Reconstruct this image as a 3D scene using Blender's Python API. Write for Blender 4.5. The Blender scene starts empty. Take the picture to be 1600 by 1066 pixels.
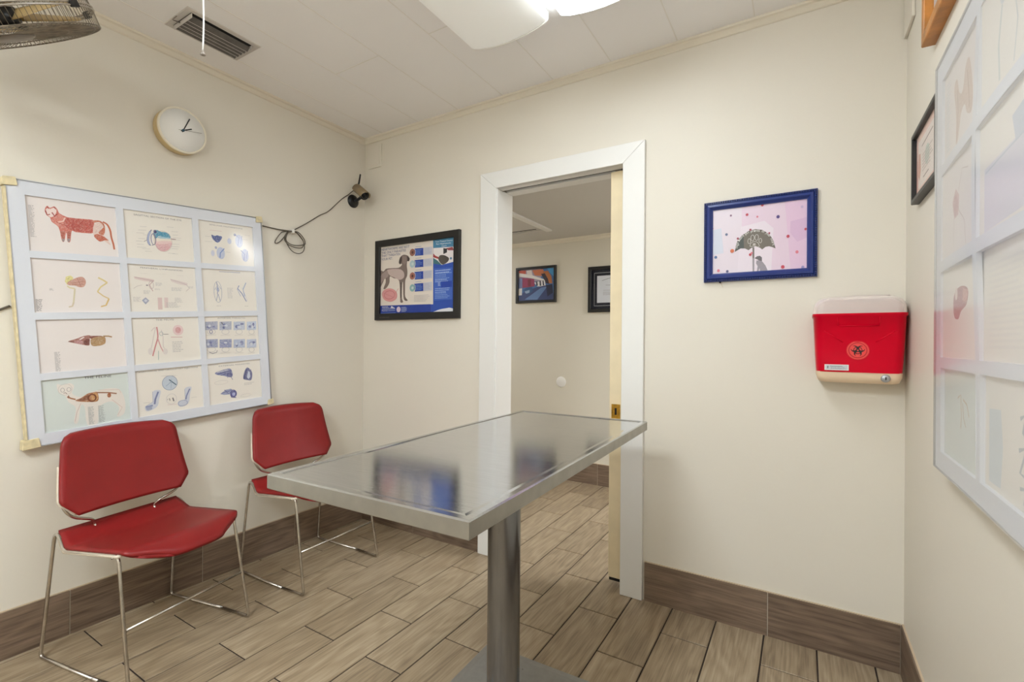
import bpy, bmesh, math, random
from mathutils import Vector, Matrix
random.seed(7)
C = bpy.context.scene.collection
PI = math.pi
sc = bpy.context.scene

LAMP = 3.5; REAR_FILL = 15.5; LAMP3 = 62.0; HALL_FILL = 7.0; EXPOSURE = 1.46
# printed artwork: shapes in metres in the plane of each print
ART = {"p00":[["P",[196,104,90],[[0.1138,-0.1215],[0.1059,-0.1141],[0.101,-0.0995],[0.1032,-0.0871],[0.1091,-0.0788],[0.116,-0.0849],[0.1286,-0.0778],[0.1368,-0.0876],[0.1413,-0.1006],[0.1573,-0.1098],[0.1723,-0.1134],[0.2117,-0.1113],[0.242,-0.1118],[0.243,-0.1297],[0.2377,-0.1613],[0.2163,-0.1656],[0.1846,-0.1657],[0.1731,-0.1632],[0.1668,-0.2029],[0.1583,-0.2039],[0.1578,-0.1741],[0.155,-0.177],[0.1491,-0.2049],[0.1424,-0.2032],[0.1381,-0.1644],[0.1323,-0.149],[0.1183,-0.1364]]],
["P",[178,78,66],[[0.157,-0.1148],[0.2115,-0.1139],[0.2397,-0.1163],[0.2354,-0.159],[0.2104,-0.1643],[0.1809,-0.1621],[0.1622,-0.1537],[0.1535,-0.14]]],
["P",[205,120,105],[[0.119,-0.1256],[0.1388,-0.1039],[0.155,-0.1151],[0.1476,-0.1434],[0.1342,-0.1477],[0.1227,-0.1372]]],
["P",[226,205,200],[[0.1032,-0.0991],[0.1098,-0.0859],[0.1157,-0.0898],[0.1283,-0.0827],[0.1339,-0.094],[0.1264,-0.1123],[0.1139,-0.1191]]],
["L",[150,58,50],7,[[0.1026,-0.0968],[0.106,-0.1121],[0.1145,-0.1093]]],
["L",[150,58,50],7,[[0.1205,-0.1011],[0.1277,-0.1155],[0.1343,-0.1046]]],
["L",[150,58,50],5,[[0.1079,-0.0815],[0.1121,-0.0889]]],
["L",[150,58,50],5,[[0.1262,-0.0797],[0.1324,-0.0874]]],
["P",[218,190,180],[[0.2422,-0.1298],[0.2581,-0.1198],[0.2724,-0.1255],[0.2618,-0.1478],[0.27,-0.165],[0.2874,-0.1944],[0.291,-0.2046],[0.2726,-0.1908],[0.2483,-0.1781],[0.2376,-0.1639]]],
["P",[186,100,70],[[0.242,-0.1129],[0.2628,-0.1113],[0.2754,-0.1251],[0.2761,-0.1485],[0.2708,-0.1649],[0.2607,-0.1662],[0.2558,-0.1564],[0.2719,-0.1334],[0.2604,-0.1168],[0.2426,-0.122]]],
["P",[186,92,66],[[0.2491,-0.165],[0.2635,-0.1684],[0.2797,-0.1795],[0.2857,-0.1867],[0.2729,-0.1866],[0.2641,-0.1918],[0.2536,-0.192],[0.2394,-0.174]]],
["L",[190,105,75],11,[[0.271,-0.1137],[0.2853,-0.1236],[0.2933,-0.1462],[0.2952,-0.1724],[0.3001,-0.1983],[0.3022,-0.2204]]],
["P",[170,88,72],[[0.1393,-0.1676],[0.1537,-0.1672],[0.1497,-0.195],[0.1436,-0.1967]]],
["P",[170,88,72],[[0.1595,-0.1665],[0.1715,-0.1649],[0.1659,-0.192],[0.1597,-0.1928]]],
["P",[150,140,140],[[0.1428,-0.1968],[0.1496,-0.196],[0.1491,-0.2049],[0.1437,-0.2065]]],
["P",[150,140,140],[[0.1585,-0.1939],[0.1663,-0.193],[0.1643,-0.2052],[0.1589,-0.2058]]],
["L",[226,190,178],8,[[0.135,-0.1354],[0.1504,-0.1296],[0.157,-0.1148]]],
["L",[165,62,52],3,[[0.1696,-0.1577],[0.1941,-0.1392],[0.2114,-0.1165]]],
["L",[165,62,52],3,[[0.1838,-0.1156],[0.1744,-0.142],[0.181,-0.1611]]],
["L",[165,62,52],3,[[0.1295,-0.1337],[0.1625,-0.1487]]],
["B",[165,160,160],[0.0567,-0.0834],[0.0724,-0.1994],24]],"p10":[["P",[215,205,135],[[0.1412,-0.3571],[0.145,-0.3385],[0.1588,-0.3327],[0.1668,-0.3409],[0.1608,-0.3613],[0.1469,-0.3693]]],
["P",[190,140,125],[[0.1474,-0.3618],[0.1616,-0.3497],[0.1818,-0.3386],[0.1937,-0.337],[0.2023,-0.3468],[0.2026,-0.3621],[0.1954,-0.3752],[0.1833,-0.3771],[0.168,-0.3711],[0.1526,-0.3706]]],
["L",[165,115,105],3,[[0.1607,-0.3638],[0.1968,-0.3521]]],
["L",[165,115,105],3,[[0.1604,-0.3688],[0.198,-0.3649]]],
["L",[165,115,105],3,[[0.1776,-0.3428],[0.1874,-0.3755]]],
["L",[212,200,160],9,[[0.1466,-0.3733],[0.1539,-0.3801],[0.1681,-0.3827]]],
["L",[205,195,165],9,[[0.1688,-0.3827],[0.1616,-0.4369]]],
["L",[200,185,160],9,[[0.1616,-0.4369],[0.1573,-0.4505],[0.1467,-0.4535]]],
["L",[214,196,140],11,[[0.2426,-0.3371],[0.2588,-0.3468],[0.2709,-0.3568]]],
["L",[214,196,140],9,[[0.2701,-0.3568],[0.2487,-0.3734],[0.2371,-0.3931]]],
["L",[210,185,130],8,[[0.2371,-0.3931],[0.2549,-0.41],[0.2721,-0.4204]]],
["L",[212,180,115],9,[[0.2721,-0.4204],[0.2611,-0.4469],[0.2447,-0.4522]]],
["B",[165,160,160],[0.0957,-0.3834],[0.1079,-0.3929],3],["B",[130,125,125],[0.0556,-0.424],[0.0759,-0.4689],11]],"p20":[["P",[150,95,85],[[0.1368,-0.5846],[0.1586,-0.5768],[0.187,-0.5657],[0.2051,-0.5666],[0.2,-0.5835],[0.1987,-0.6042],[0.1808,-0.6013],[0.1575,-0.5936]]],
["P",[108,52,44],[[0.1816,-0.5875],[0.1943,-0.578],[0.2022,-0.581],[0.198,-0.6031],[0.1848,-0.6011]]],
["P",[178,130,130],[[0.1521,-0.5866],[0.172,-0.5818],[0.1808,-0.5885],[0.1769,-0.5995],[0.1576,-0.5931]]],
["P",[226,214,208],[[0.1682,-0.579],[0.1827,-0.5695],[0.1866,-0.5723],[0.1733,-0.5808]]],
["P",[120,62,50],[[0.199,-0.5663],[0.236,-0.5683],[0.2505,-0.5733],[0.2437,-0.5809],[0.2044,-0.5786]]],
["P",[165,128,85],[[0.206,-0.6047],[0.2064,-0.5787],[0.2359,-0.5709],[0.2503,-0.577],[0.2499,-0.5972],[0.2422,-0.6046],[0.2252,-0.6087]]],
["L",[160,122,80],9,[[0.2443,-0.5703],[0.2613,-0.5713],[0.2723,-0.5751]]],
["L",[90,50,44],4,[[0.1367,-0.5856],[0.154,-0.5867]]],
["B",[165,160,160],[0.0943,-0.6215],[0.1109,-0.6955],16]],"p30":[["P",[222,215,208],[[0.0948,-0.7434],[0.1095,-0.749],[0.1326,-0.7447],[0.1434,-0.759],[0.1359,-0.785],[0.1604,-0.8018],[0.1976,-0.7869],[0.2742,-0.7852],[0.2981,-0.83],[0.2953,-0.8901],[0.2692,-0.9014],[0.2781,-0.8648],[0.2536,-0.836],[0.2143,-0.8531],[0.2062,-0.9152],[0.1735,-0.9135],[0.1697,-0.8449],[0.1582,-0.8376],[0.1465,-0.8984],[0.1341,-0.8958],[0.1429,-0.8425],[0.1243,-0.8172],[0.1145,-0.7902],[0.0968,-0.7722]]],
["O",[165,160,160],0.1091,-0.7681,0.0053,0.008,3],["O",[165,160,160],0.1273,-0.7683,0.0058,0.0076,3],["L",[140,110,110],4,[[0.1113,-0.781],[0.116,-0.7783],[0.121,-0.7841]]],
["O",[190,180,175],0.1167,-0.7667,0.02,0.0211,2],["L",[160,105,65],9,[[0.1211,-0.7953],[0.131,-0.803],[0.1442,-0.8093]]],
["P",[125,75,50],[[0.1199,-0.7961],[0.1252,-0.7899],[0.1299,-0.8018],[0.1233,-0.8017]]],
["P",[170,115,80],[[0.144,-0.8124],[0.1601,-0.8069],[0.181,-0.7932],[0.1974,-0.7905],[0.2118,-0.7917],[0.2149,-0.816],[0.2083,-0.8282],[0.187,-0.8271],[0.1514,-0.8188]]],
["P",[130,80,55],[[0.1479,-0.8131],[0.1641,-0.8065],[0.1848,-0.7964],[0.1885,-0.8022],[0.1794,-0.8179],[0.1593,-0.8192]]],
["E",[190,140,85],0.2025,-0.8087,0.0108,0.0167],["O",[120,68,42],0.1945,-0.8116,0.0116,0.0135,9],["L",[150,105,80],9,[[0.2105,-0.7931],[0.2473,-0.7989],[0.2737,-0.8068]]],
["E",[150,85,48],0.2487,-0.8099,0.0065,0.0091],["L",[200,178,170],3,[[0.1588,-0.8273],[0.1449,-0.8609],[0.1381,-0.8945]]],
["L",[200,178,170],3,[[0.2562,-0.8284],[0.2891,-0.8669],[0.2718,-0.8953]]],
["L",[200,178,170],3,[[0.2143,-0.7842],[0.2826,-0.7919],[0.2883,-0.8064]]],
["T",[90,90,95],"THE FELINE",[0.1746,-0.734],[0.2605,-0.7373],0.0093],["B",[160,165,165],[0.179,-0.845],[0.1971,-0.9159],16],["B",[160,165,165],[0.2106,-0.8455],[0.2324,-0.9144],16]],"p01":[["E",[224,214,200],0.4792,-0.1667,0.0341,0.0448],["P",[212,165,168],[[0.4483,-0.1785],[0.461,-0.181],[0.4829,-0.1777],[0.511,-0.1681],[0.5081,-0.1859],[0.4969,-0.202],[0.4809,-0.2115],[0.4657,-0.21],[0.4535,-0.199]]],
["P",[222,190,188],[[0.4488,-0.1717],[0.4837,-0.1647],[0.5112,-0.1635],[0.5107,-0.1716],[0.4828,-0.1797],[0.4482,-0.1805]]],
["P",[65,140,172],[[0.4449,-0.1303],[0.4561,-0.121],[0.473,-0.1266],[0.4882,-0.1266],[0.5033,-0.1326],[0.5077,-0.1485],[0.4847,-0.1488],[0.4631,-0.1465],[0.4548,-0.1573],[0.4502,-0.1481]]],
["P",[150,185,200],[[0.4541,-0.1549],[0.4674,-0.1469],[0.5068,-0.1486],[0.5092,-0.1538],[0.4712,-0.1563]]],
["E",[60,60,110],0.4506,-0.1286,0.0061,0.0069],["O",[95,105,150],0.4425,-0.1626,0.0086,0.0236,5],["L",[95,105,150],6,[[0.4382,-0.1229],[0.4253,-0.1415],[0.4197,-0.1663],[0.4235,-0.1852],[0.4316,-0.1901]]],
["L",[165,172,200],14,[[0.4323,-0.131],[0.4248,-0.1512],[0.4227,-0.1708],[0.4267,-0.1872]]],
["L",[110,105,130],4,[[0.4519,-0.1211],[0.4444,-0.1391],[0.4506,-0.1627],[0.4464,-0.1826],[0.435,-0.1897]]],
["L",[120,110,120],3,[[0.4067,-0.1764],[0.4174,-0.1695]]],
["L",[150,120,120],6,[[0.5092,-0.1533],[0.529,-0.1535]]],
["O",[180,165,165],0.4792,-0.1667,0.0341,0.0448,2],["T",[120,115,118],"SAGITTAL SECTION OF THE EYE",[0.3768,-0.0704],[0.5571,-0.0689],0.0067],["L",[190,186,184],2.5,[[0.3962,-0.1143],[0.4209,-0.1126]]],
["L",[190,186,184],2.5,[[0.3892,-0.1295],[0.4179,-0.1277]]],
["L",[190,186,184],2.5,[[0.3823,-0.1423],[0.4109,-0.1406]]],
["L",[190,186,184],2.5,[[0.4043,-0.148],[0.4208,-0.1471]]],
["L",[190,186,184],2.5,[[0.387,-0.1654],[0.4115,-0.1642]]],
["L",[190,186,184],2.5,[[0.3782,-0.1768],[0.4026,-0.1758]]],
["L",[190,186,184],2.5,[[0.3814,-0.1898],[0.4059,-0.1888]]],
["L",[190,186,184],2.5,[[0.3807,-0.2017],[0.4134,-0.2006]]],
["L",[190,186,184],2.5,[[0.3986,-0.207],[0.4277,-0.2061]]],
["L",[190,186,184],2.5,[[0.4083,-0.2166],[0.4334,-0.2159]]],
["L",[190,186,184],2.5,[[0.4963,-0.1027],[0.5232,-0.1008]]],
["L",[190,186,184],2.5,[[0.513,-0.1203],[0.5402,-0.1186]]],
["L",[190,186,184],2.5,[[0.5166,-0.1349],[0.5393,-0.1335]]],
["L",[190,186,184],2.5,[[0.5181,-0.1472],[0.5501,-0.1455]]],
["L",[190,186,184],2.5,[[0.5153,-0.1561],[0.5472,-0.1545]]],
["L",[190,186,184],2.5,[[0.5141,-0.1752],[0.5414,-0.1741]]],
["L",[190,186,184],2.5,[[0.5,-0.1868],[0.5407,-0.1852]]],
["L",[190,186,184],2.5,[[0.5084,-0.1959],[0.5356,-0.1949]]],
["L",[190,186,184],2.5,[[0.4937,-0.2173],[0.5206,-0.2166]]],
["L",[190,186,184],2.5,[[0.5115,-0.2181],[0.5342,-0.2176]]]],"p02":[["T",[140,135,140],"SEMILUNAR MALFORMATIONS",[0.6756,-0.0687],[0.8313,-0.0684],0.0059],["L",[205,170,170],2.5,[[0.6757,-0.0926],[0.7297,-0.0908]]],
["P",[95,108,160],[[0.6831,-0.114],[0.7009,-0.1171],[0.7262,-0.114],[0.7292,-0.1245],[0.7137,-0.1453],[0.7002,-0.1452],[0.6847,-0.1298]]],
["L",[55,60,110],6,[[0.6831,-0.1129],[0.6924,-0.1289],[0.7019,-0.1428]]],
["O",[70,85,140],0.7098,-0.1241,0.0106,0.0098,6],["L",[60,75,130],5,[[0.6955,-0.1205],[0.7205,-0.1201]]],
["L",[60,75,130],4,[[0.7061,-0.1165],[0.715,-0.1424]]],
["E",[175,182,208],0.8107,-0.1288,0.0183,0.0317],["L",[130,138,180],6,[[0.7929,-0.1002],[0.8118,-0.1119],[0.8037,-0.152]]],
["L",[150,158,192],5,[[0.8265,-0.1016],[0.8172,-0.1421]]],
["E",[120,125,165],0.7918,-0.1004,0.0062,0.0062],["E",[188,192,212],0.7635,-0.1342,0.0099,0.0144],["E",[182,190,214],0.7196,-0.1962,0.0193,0.0285],["L",[110,135,190],8,[[0.7369,-0.1727],[0.7169,-0.1964],[0.7146,-0.2184]]],
["E",[150,155,190],0.6986,-0.1723,0.0053,0.0065],["E",[198,200,216],0.683,-0.1996,0.0083,0.014],["E",[178,184,210],0.8367,-0.1966,0.0175,0.032],["L",[125,132,180],6,[[0.8165,-0.1731],[0.8353,-0.1911],[0.8294,-0.2227]]],
["L",[140,148,190],5,[[0.8509,-0.1726],[0.8415,-0.2132]]],
["L",[190,186,184],2.5,[[0.6522,-0.1232],[0.6774,-0.1227]]],
["L",[190,186,184],2.5,[[0.6508,-0.1471],[0.6837,-0.146]]],
["L",[190,186,184],2.5,[[0.8283,-0.1183],[0.8541,-0.1181]]],
["L",[190,186,184],2.5,[[0.8411,-0.0953],[0.8671,-0.0955]]],
["L",[190,186,184],2.5,[[0.744,-0.1884],[0.7656,-0.1886]]]],"p11":[["T",[115,112,118],"PERIPHERAL LYMPHONODES",[0.3874,-0.2902],[0.548,-0.2938],0.0058],["P",[215,196,192],[[0.361,-0.3266],[0.3973,-0.3295],[0.4344,-0.336],[0.4316,-0.3473],[0.3964,-0.344],[0.3644,-0.3359]]],
["L",[175,150,150],3,[[0.3649,-0.3287],[0.3969,-0.3358],[0.4341,-0.3423]]],
["L",[185,150,150],5,[[0.4321,-0.34],[0.4161,-0.3601],[0.4271,-0.3866]]],
["O",[180,165,165],0.4224,-0.3599,0.0085,0.0166,3],["E",[130,120,130],0.4069,-0.3614,0.0038,0.0029],["P",[216,202,198],[[0.4957,-0.3296],[0.5315,-0.3365],[0.5658,-0.3469],[0.5604,-0.3574],[0.526,-0.352],[0.4995,-0.341]]],
["L",[185,165,165],3,[[0.4977,-0.333],[0.5311,-0.3432],[0.5629,-0.3547]]],
["L",[195,180,178],4,[[0.5606,-0.3548],[0.5715,-0.37],[0.5565,-0.3833]]],
["L",[200,190,185],4,[[0.3579,-0.3765],[0.3706,-0.3666],[0.3892,-0.3611]]],
["P",[150,155,178],[[0.3843,-0.4262],[0.3983,-0.413],[0.4112,-0.4269],[0.3969,-0.443]]],
["P",[200,202,212],[[0.3913,-0.4266],[0.3983,-0.4198],[0.4045,-0.427],[0.3974,-0.4343]]],
["L",[214,190,186],30,[[0.4511,-0.4132],[0.4501,-0.4652]]],
["L",[216,196,192],26,[[0.4751,-0.4128],[0.4737,-0.4579]]],
["B",[190,186,184],[0.3538,-0.4108],[0.3827,-0.4325],5],["B",[190,186,184],[0.438,-0.3471],[0.4694,-0.3631],4],["B",[190,186,184],[0.4342,-0.3742],[0.4552,-0.3809],2],["B",[190,186,184],[0.3919,-0.3827],[0.42,-0.399],4],["B",[190,186,184],[0.3841,-0.311],[0.4148,-0.3126],1],["B",[190,186,184],[0.4446,-0.31],[0.4902,-0.3114],1],["B",[190,186,184],[0.5238,-0.313],[0.5513,-0.3151],1],["B",[190,186,184],[0.5673,-0.3608],[0.5882,-0.3694],2],["B",[190,186,184],[0.5086,-0.4124],[0.5417,-0.435],5],["B",[190,186,184],[0.4739,-0.4328],[0.531,-0.4581],5],["B",[190,186,184],[0.4979,-0.3672],[0.5425,-0.3837],3]],"p12":[["L",[165,165,180],6,[[0.7063,-0.2852],[0.8069,-0.2848]]],
["O",[165,168,182],0.6952,-0.3825,0.0179,0.0502,4],["L",[140,145,175],7,[[0.6917,-0.3364],[0.6962,-0.3661],[0.6924,-0.3934]]],
["L",[170,175,190],5,[[0.6813,-0.372],[0.6972,-0.3498],[0.7127,-0.3711]]],
["L",[150,155,180],5,[[0.6945,-0.3933],[0.6847,-0.4261]]],
["L",[150,155,180],5,[[0.6956,-0.3933],[0.7039,-0.4286]]],
["E",[150,158,188],0.6958,-0.3716,0.0063,0.0109],["L",[130,142,178],8,[[0.7974,-0.3489],[0.7893,-0.3633],[0.8092,-0.3881],[0.8297,-0.4277]]],
["L",[160,172,200],8,[[0.8325,-0.3334],[0.8161,-0.3681],[0.8226,-0.4021]]],
["L",[150,160,190],4,[[0.7869,-0.3661],[0.8026,-0.4024]]],
["L",[190,195,205],3,[[0.8111,-0.3569],[0.8356,-0.4248]]],
["B",[196,192,190],[0.7389,-0.3604],[0.7685,-0.4131],8],["B",[165,160,160],[0.685,-0.4478],[0.7131,-0.4511],1],["B",[165,160,160],[0.8197,-0.4495],[0.8444,-0.4524],1]],"p21":[["T",[125,120,122],"THE PELVIS",[0.4301,-0.5139],[0.4995,-0.5137],0.0068],["L",[196,130,132],9,[[0.4316,-0.5405],[0.4336,-0.5666],[0.4322,-0.59],[0.421,-0.6258],[0.4092,-0.6654]]],
["L",[205,160,160],8,[[0.4326,-0.5901],[0.4413,-0.6273],[0.454,-0.6599]]],
["L",[150,175,170],4,[[0.432,-0.6449],[0.4296,-0.684]]],
["L",[206,196,192],6,[[0.4096,-0.5577],[0.4261,-0.5429],[0.4169,-0.5839],[0.4077,-0.6248],[0.3973,-0.6498]]],
["L",[206,196,192],6,[[0.448,-0.5542],[0.453,-0.586],[0.4513,-0.628],[0.4649,-0.6556]]],
["E",[214,206,202],0.402,-0.6451,0.0089,0.0155],["E",[214,206,202],0.4583,-0.6497,0.0093,0.0132],["O",[170,180,178],0.447,-0.571,0.0064,0.0084,4],["L",[110,105,108],4,[[0.4546,-0.5734],[0.4745,-0.5745]]],
["E",[222,196,196],0.5135,-0.5581,0.0204,0.0226],["E",[205,150,152],0.5135,-0.5581,0.0116,0.014],["O",[214,182,182],0.5135,-0.5581,0.0204,0.0226,2],["L",[196,140,142],4,[[0.4831,-0.5877],[0.5285,-0.5903]]],
["B",[190,186,184],[0.4867,-0.6066],[0.5294,-0.6567],7]],"p22":[["T",[140,138,145],"INTERNAL PARASITES",[0.6862,-0.5117],[0.8188,-0.5136],0.0063],["P",[160,164,186],[[0.629,-0.5238],[0.6855,-0.5231],[0.6831,-0.5633],[0.6266,-0.5631]]],
["E",[110,116,160],0.6667,-0.549,0.0066,0.005],["E",[95,102,150],0.6434,-0.5498,0.0084,0.005],["E",[135,142,180],0.6702,-0.5526,0.0047,0.0043],["E",[200,204,214],0.6471,-0.5444,0.0063,0.0064],["O",[180,178,180],0.654,-0.5723,0.0184,0.0114,3],["L",[196,190,186],3,[[0.6293,-0.588],[0.675,-0.5882]]],
["P",[172,176,194],[[0.6936,-0.5257],[0.7501,-0.525],[0.7476,-0.5661],[0.6912,-0.566]]],
["E",[110,116,160],0.7152,-0.5396,0.0082,0.0044],["E",[95,102,150],0.7112,-0.5545,0.0052,0.0069],["E",[135,142,180],0.7193,-0.5439,0.0053,0.0076],["E",[200,204,214],0.7226,-0.545,0.0078,0.0049],["O",[180,178,180],0.7185,-0.5753,0.017,0.0117,3],["L",[196,190,186],3,[[0.6941,-0.5915],[0.7392,-0.5916]]],
["P",[178,186,206],[[0.7598,-0.5276],[0.8149,-0.5268],[0.8124,-0.5689],[0.7573,-0.5689]]],
["E",[110,116,160],0.7742,-0.5521,0.0085,0.0081],["E",[95,102,150],0.7999,-0.5398,0.0092,0.0049],["E",[135,142,180],0.7818,-0.5481,0.0072,0.006],["E",[200,204,214],0.7861,-0.5545,0.0105,0.0054],["O",[180,178,180],0.784,-0.5784,0.0155,0.0119,3],["L",[196,190,186],3,[[0.7604,-0.5951],[0.8036,-0.595]]],
["P",[180,192,214],[[0.8251,-0.5295],[0.8735,-0.5284],[0.8709,-0.5714],[0.8225,-0.5717]]],
["E",[110,116,160],0.8405,-0.5543,0.0089,0.0063],["E",[95,102,150],0.8578,-0.5442,0.0051,0.0086],["E",[135,142,180],0.8562,-0.56,0.0106,0.0046],["E",[200,204,214],0.8518,-0.5577,0.0061,0.0085],["O",[180,178,180],0.8459,-0.5813,0.0137,0.0122,3],["L",[196,190,186],3,[[0.8258,-0.5986],[0.8617,-0.598]]],
["P",[150,156,184],[[0.6239,-0.6069],[0.6803,-0.608],[0.6779,-0.6482],[0.6215,-0.6462]]],
["E",[110,116,160],0.6488,-0.6347,0.0045,0.0051],["E",[95,102,150],0.647,-0.6228,0.0052,0.0076],["E",[135,142,180],0.6557,-0.6196,0.0058,0.0049],["E",[200,204,214],0.6354,-0.6304,0.005,0.0058],["O",[180,178,180],0.6489,-0.6563,0.0184,0.0114,3],["L",[196,190,186],3,[[0.6242,-0.6713],[0.6698,-0.6729]]],
["P",[140,146,180],[[0.6884,-0.6108],[0.7449,-0.6119],[0.7424,-0.6531],[0.686,-0.6511]]],
["E",[110,116,160],0.7105,-0.6307,0.0071,0.0055],["E",[95,102,150],0.717,-0.6256,0.0086,0.0053],["E",[135,142,180],0.7016,-0.6298,0.0051,0.0071],["E",[200,204,214],0.7153,-0.6279,0.0081,0.0051],["O",[180,178,180],0.7133,-0.6614,0.017,0.0117,3],["L",[196,190,186],3,[[0.6889,-0.6768],[0.7339,-0.6783]]],
["P",[172,182,206],[[0.7545,-0.6149],[0.8096,-0.6158],[0.807,-0.6579],[0.752,-0.6561]]],
["E",[110,116,160],0.7929,-0.6306,0.0081,0.0062],["E",[95,102,150],0.7682,-0.6445,0.0056,0.0072],["E",[135,142,180],0.7939,-0.6388,0.0076,0.0064],["E",[200,204,214],0.7672,-0.6376,0.0048,0.0063],["O",[180,178,180],0.7787,-0.6665,0.0155,0.0119,3],["L",[196,190,186],3,[[0.7551,-0.6825],[0.7982,-0.6838]]],
["P",[180,190,212],[[0.8197,-0.6188],[0.868,-0.6193],[0.8654,-0.6623],[0.8171,-0.6611]]],
["E",[110,116,160],0.8421,-0.6421,0.01,0.0056],["E",[95,102,150],0.8517,-0.6352,0.0111,0.0053],["E",[135,142,180],0.8414,-0.6369,0.0106,0.0063],["E",[200,204,214],0.8417,-0.6435,0.0075,0.0082],["O",[180,178,180],0.8405,-0.6714,0.0137,0.0122,3],["L",[196,190,186],3,[[0.8204,-0.6881],[0.8563,-0.6887]]],
["O",[110,114,155],0.6516,-0.5716,0.0064,0.008,5],["L",[120,118,130],10,[[0.7018,-0.5277],[0.7067,-0.5394]]],
["L",[110,110,130],4,[[0.6388,-0.6674],[0.6517,-0.6759],[0.671,-0.6719],[0.6743,-0.6618]]]],"p31":[["L",[150,148,155],4,[[0.3367,-0.7259],[0.3536,-0.7264]]],
["T",[120,120,128],"ANATOMICAL AND CIRCULATORY INJECTIONS",[0.3532,-0.7325],[0.5849,-0.7355],0.0061],["E",[186,196,208],0.467,-0.7901,0.0295,0.0319],["O",[140,150,172],0.467,-0.7901,0.0295,0.0319,4],["L",[60,85,105],7,[[0.4646,-0.7754],[0.4914,-0.8022]]],
["L",[140,158,178],4,[[0.4512,-0.8028],[0.4734,-0.7846]]],
["L",[140,158,178],3,[[0.4741,-0.774],[0.4691,-0.8162]]],
["P",[196,200,212],[[0.4002,-0.8189],[0.4287,-0.818],[0.4221,-0.8513],[0.4118,-0.8864],[0.3776,-0.8998],[0.3673,-0.8886],[0.3703,-0.8762],[0.3962,-0.8626]]],
["L",[120,128,165],12,[[0.4202,-0.822],[0.407,-0.854],[0.4035,-0.8744]]],
["L",[140,148,180],14,[[0.3699,-0.8813],[0.3966,-0.8783]]],
["E",[150,158,185],0.3826,-0.8888,0.0116,0.0082],["L",[160,165,185],3,[[0.3989,-0.8187],[0.398,-0.8629],[0.3724,-0.8766]]],
["P",[196,200,212],[[0.524,-0.8244],[0.5517,-0.8203],[0.5449,-0.8497],[0.5348,-0.8923],[0.5045,-0.9033],[0.493,-0.8931],[0.4964,-0.8773],[0.5238,-0.8694]]],
["L",[120,128,165],10,[[0.5447,-0.8275],[0.5294,-0.8582],[0.5259,-0.8742]]],
["O",[140,148,178],0.5128,-0.8884,0.0188,0.013,4],["L",[160,165,185],3,[[0.5239,-0.8271],[0.5232,-0.871]]],
["O",[196,192,192],0.4687,-0.8618,0.0201,0.0224,3],["L",[110,105,110],5,[[0.4605,-0.8577],[0.4626,-0.8688]]],
["L",[110,105,110],9,[[0.4737,-0.8572],[0.4774,-0.874]]],
["L",[150,145,145],4,[[0.4548,-0.8594],[0.4521,-0.8643]]],
["L",[190,186,184],2.5,[[0.4357,-0.7557],[0.4939,-0.7604]]],
["L",[190,186,184],2.5,[[0.3625,-0.8619],[0.3864,-0.8635]]],
["L",[190,186,184],2.5,[[0.5487,-0.8697],[0.5715,-0.8696]]],
["L",[205,180,182],3,[[0.4508,-0.8855],[0.4885,-0.8884]]]],"p32":[["T",[140,138,142],"EXTERNAL PARASITES",[0.6777,-0.7418],[0.8262,-0.7441],0.0063],["L",[190,186,184],3,[[0.6245,-0.728],[0.6756,-0.7323]]],
["P",[120,126,165],[[0.658,-0.7695],[0.6849,-0.7612],[0.7275,-0.7555],[0.738,-0.7733],[0.7385,-0.7942],[0.7249,-0.7983],[0.6945,-0.7868],[0.6672,-0.7793]]],
["L",[70,76,125],5,[[0.6674,-0.7765],[0.7355,-0.7671]]],
["L",[70,76,125],5,[[0.6835,-0.7843],[0.7321,-0.7756]]],
["E",[75,80,130],0.7257,-0.7866,0.0127,0.0106],["L",[100,105,140],3,[[0.6963,-0.7567],[0.7163,-0.8002]]],
["L",[100,105,140],4,[[0.7308,-0.7961],[0.7385,-0.812]]],
["L",[225,222,222],4,[[0.6679,-0.7678],[0.7187,-0.7604]]],
["P",[95,98,140],[[0.7904,-0.8129],[0.8,-0.7747],[0.8142,-0.7599],[0.8276,-0.7718],[0.837,-0.7913],[0.8306,-0.8243],[0.8122,-0.8237]]],
["P",[190,196,212],[[0.8088,-0.8092],[0.8169,-0.7767],[0.8251,-0.7837],[0.826,-0.8083],[0.8168,-0.8194]]],
["L",[55,60,110],6,[[0.7926,-0.8162],[0.8094,-0.7697]]],
["L",[110,110,150],6,[[0.8307,-0.7721],[0.833,-0.8154]]],
["P",[140,146,180],[[0.6753,-0.8733],[0.7015,-0.8569],[0.7273,-0.8549],[0.7409,-0.8689],[0.7257,-0.8814],[0.6944,-0.8805]]],
["L",[80,85,130],4,[[0.681,-0.8713],[0.7326,-0.8617]]],
["L",[80,85,130],4,[[0.6959,-0.8561],[0.7171,-0.88]]],
["E",[70,70,130],0.7378,-0.8815,0.0164,0.0201],["E",[160,164,205],0.7388,-0.8835,0.0076,0.0089],["L",[90,92,130],5,[[0.7248,-0.896],[0.7505,-0.9033]]],
["O",[196,192,188],0.6842,-0.8181,0.031,0.0093,2.5],["O",[196,192,188],0.7985,-0.8991,0.0258,0.0073,2.5],["B",[190,186,184],[0.7933,-0.8345],[0.8479,-0.8482],2]],"poster":[["P",[226,216,206],[[0.1505,1.7489],[0.5848,1.7396],[0.589,1.357],[0.1572,1.3632]]],
["P",[38,78,172],[[0.5848,1.7396],[0.7392,1.7351],[0.7438,1.2983],[0.5733,1.3012],[0.5727,1.3575],[0.589,1.357]]],
["P",[28,58,150],[[0.1572,1.3632],[0.5726,1.3588],[0.5733,1.3012],[0.1579,1.3018]]],
["P",[70,130,165],[[0.5848,1.7396],[0.7392,1.7351],[0.7398,1.6792],[0.5854,1.6832]]],
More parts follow.
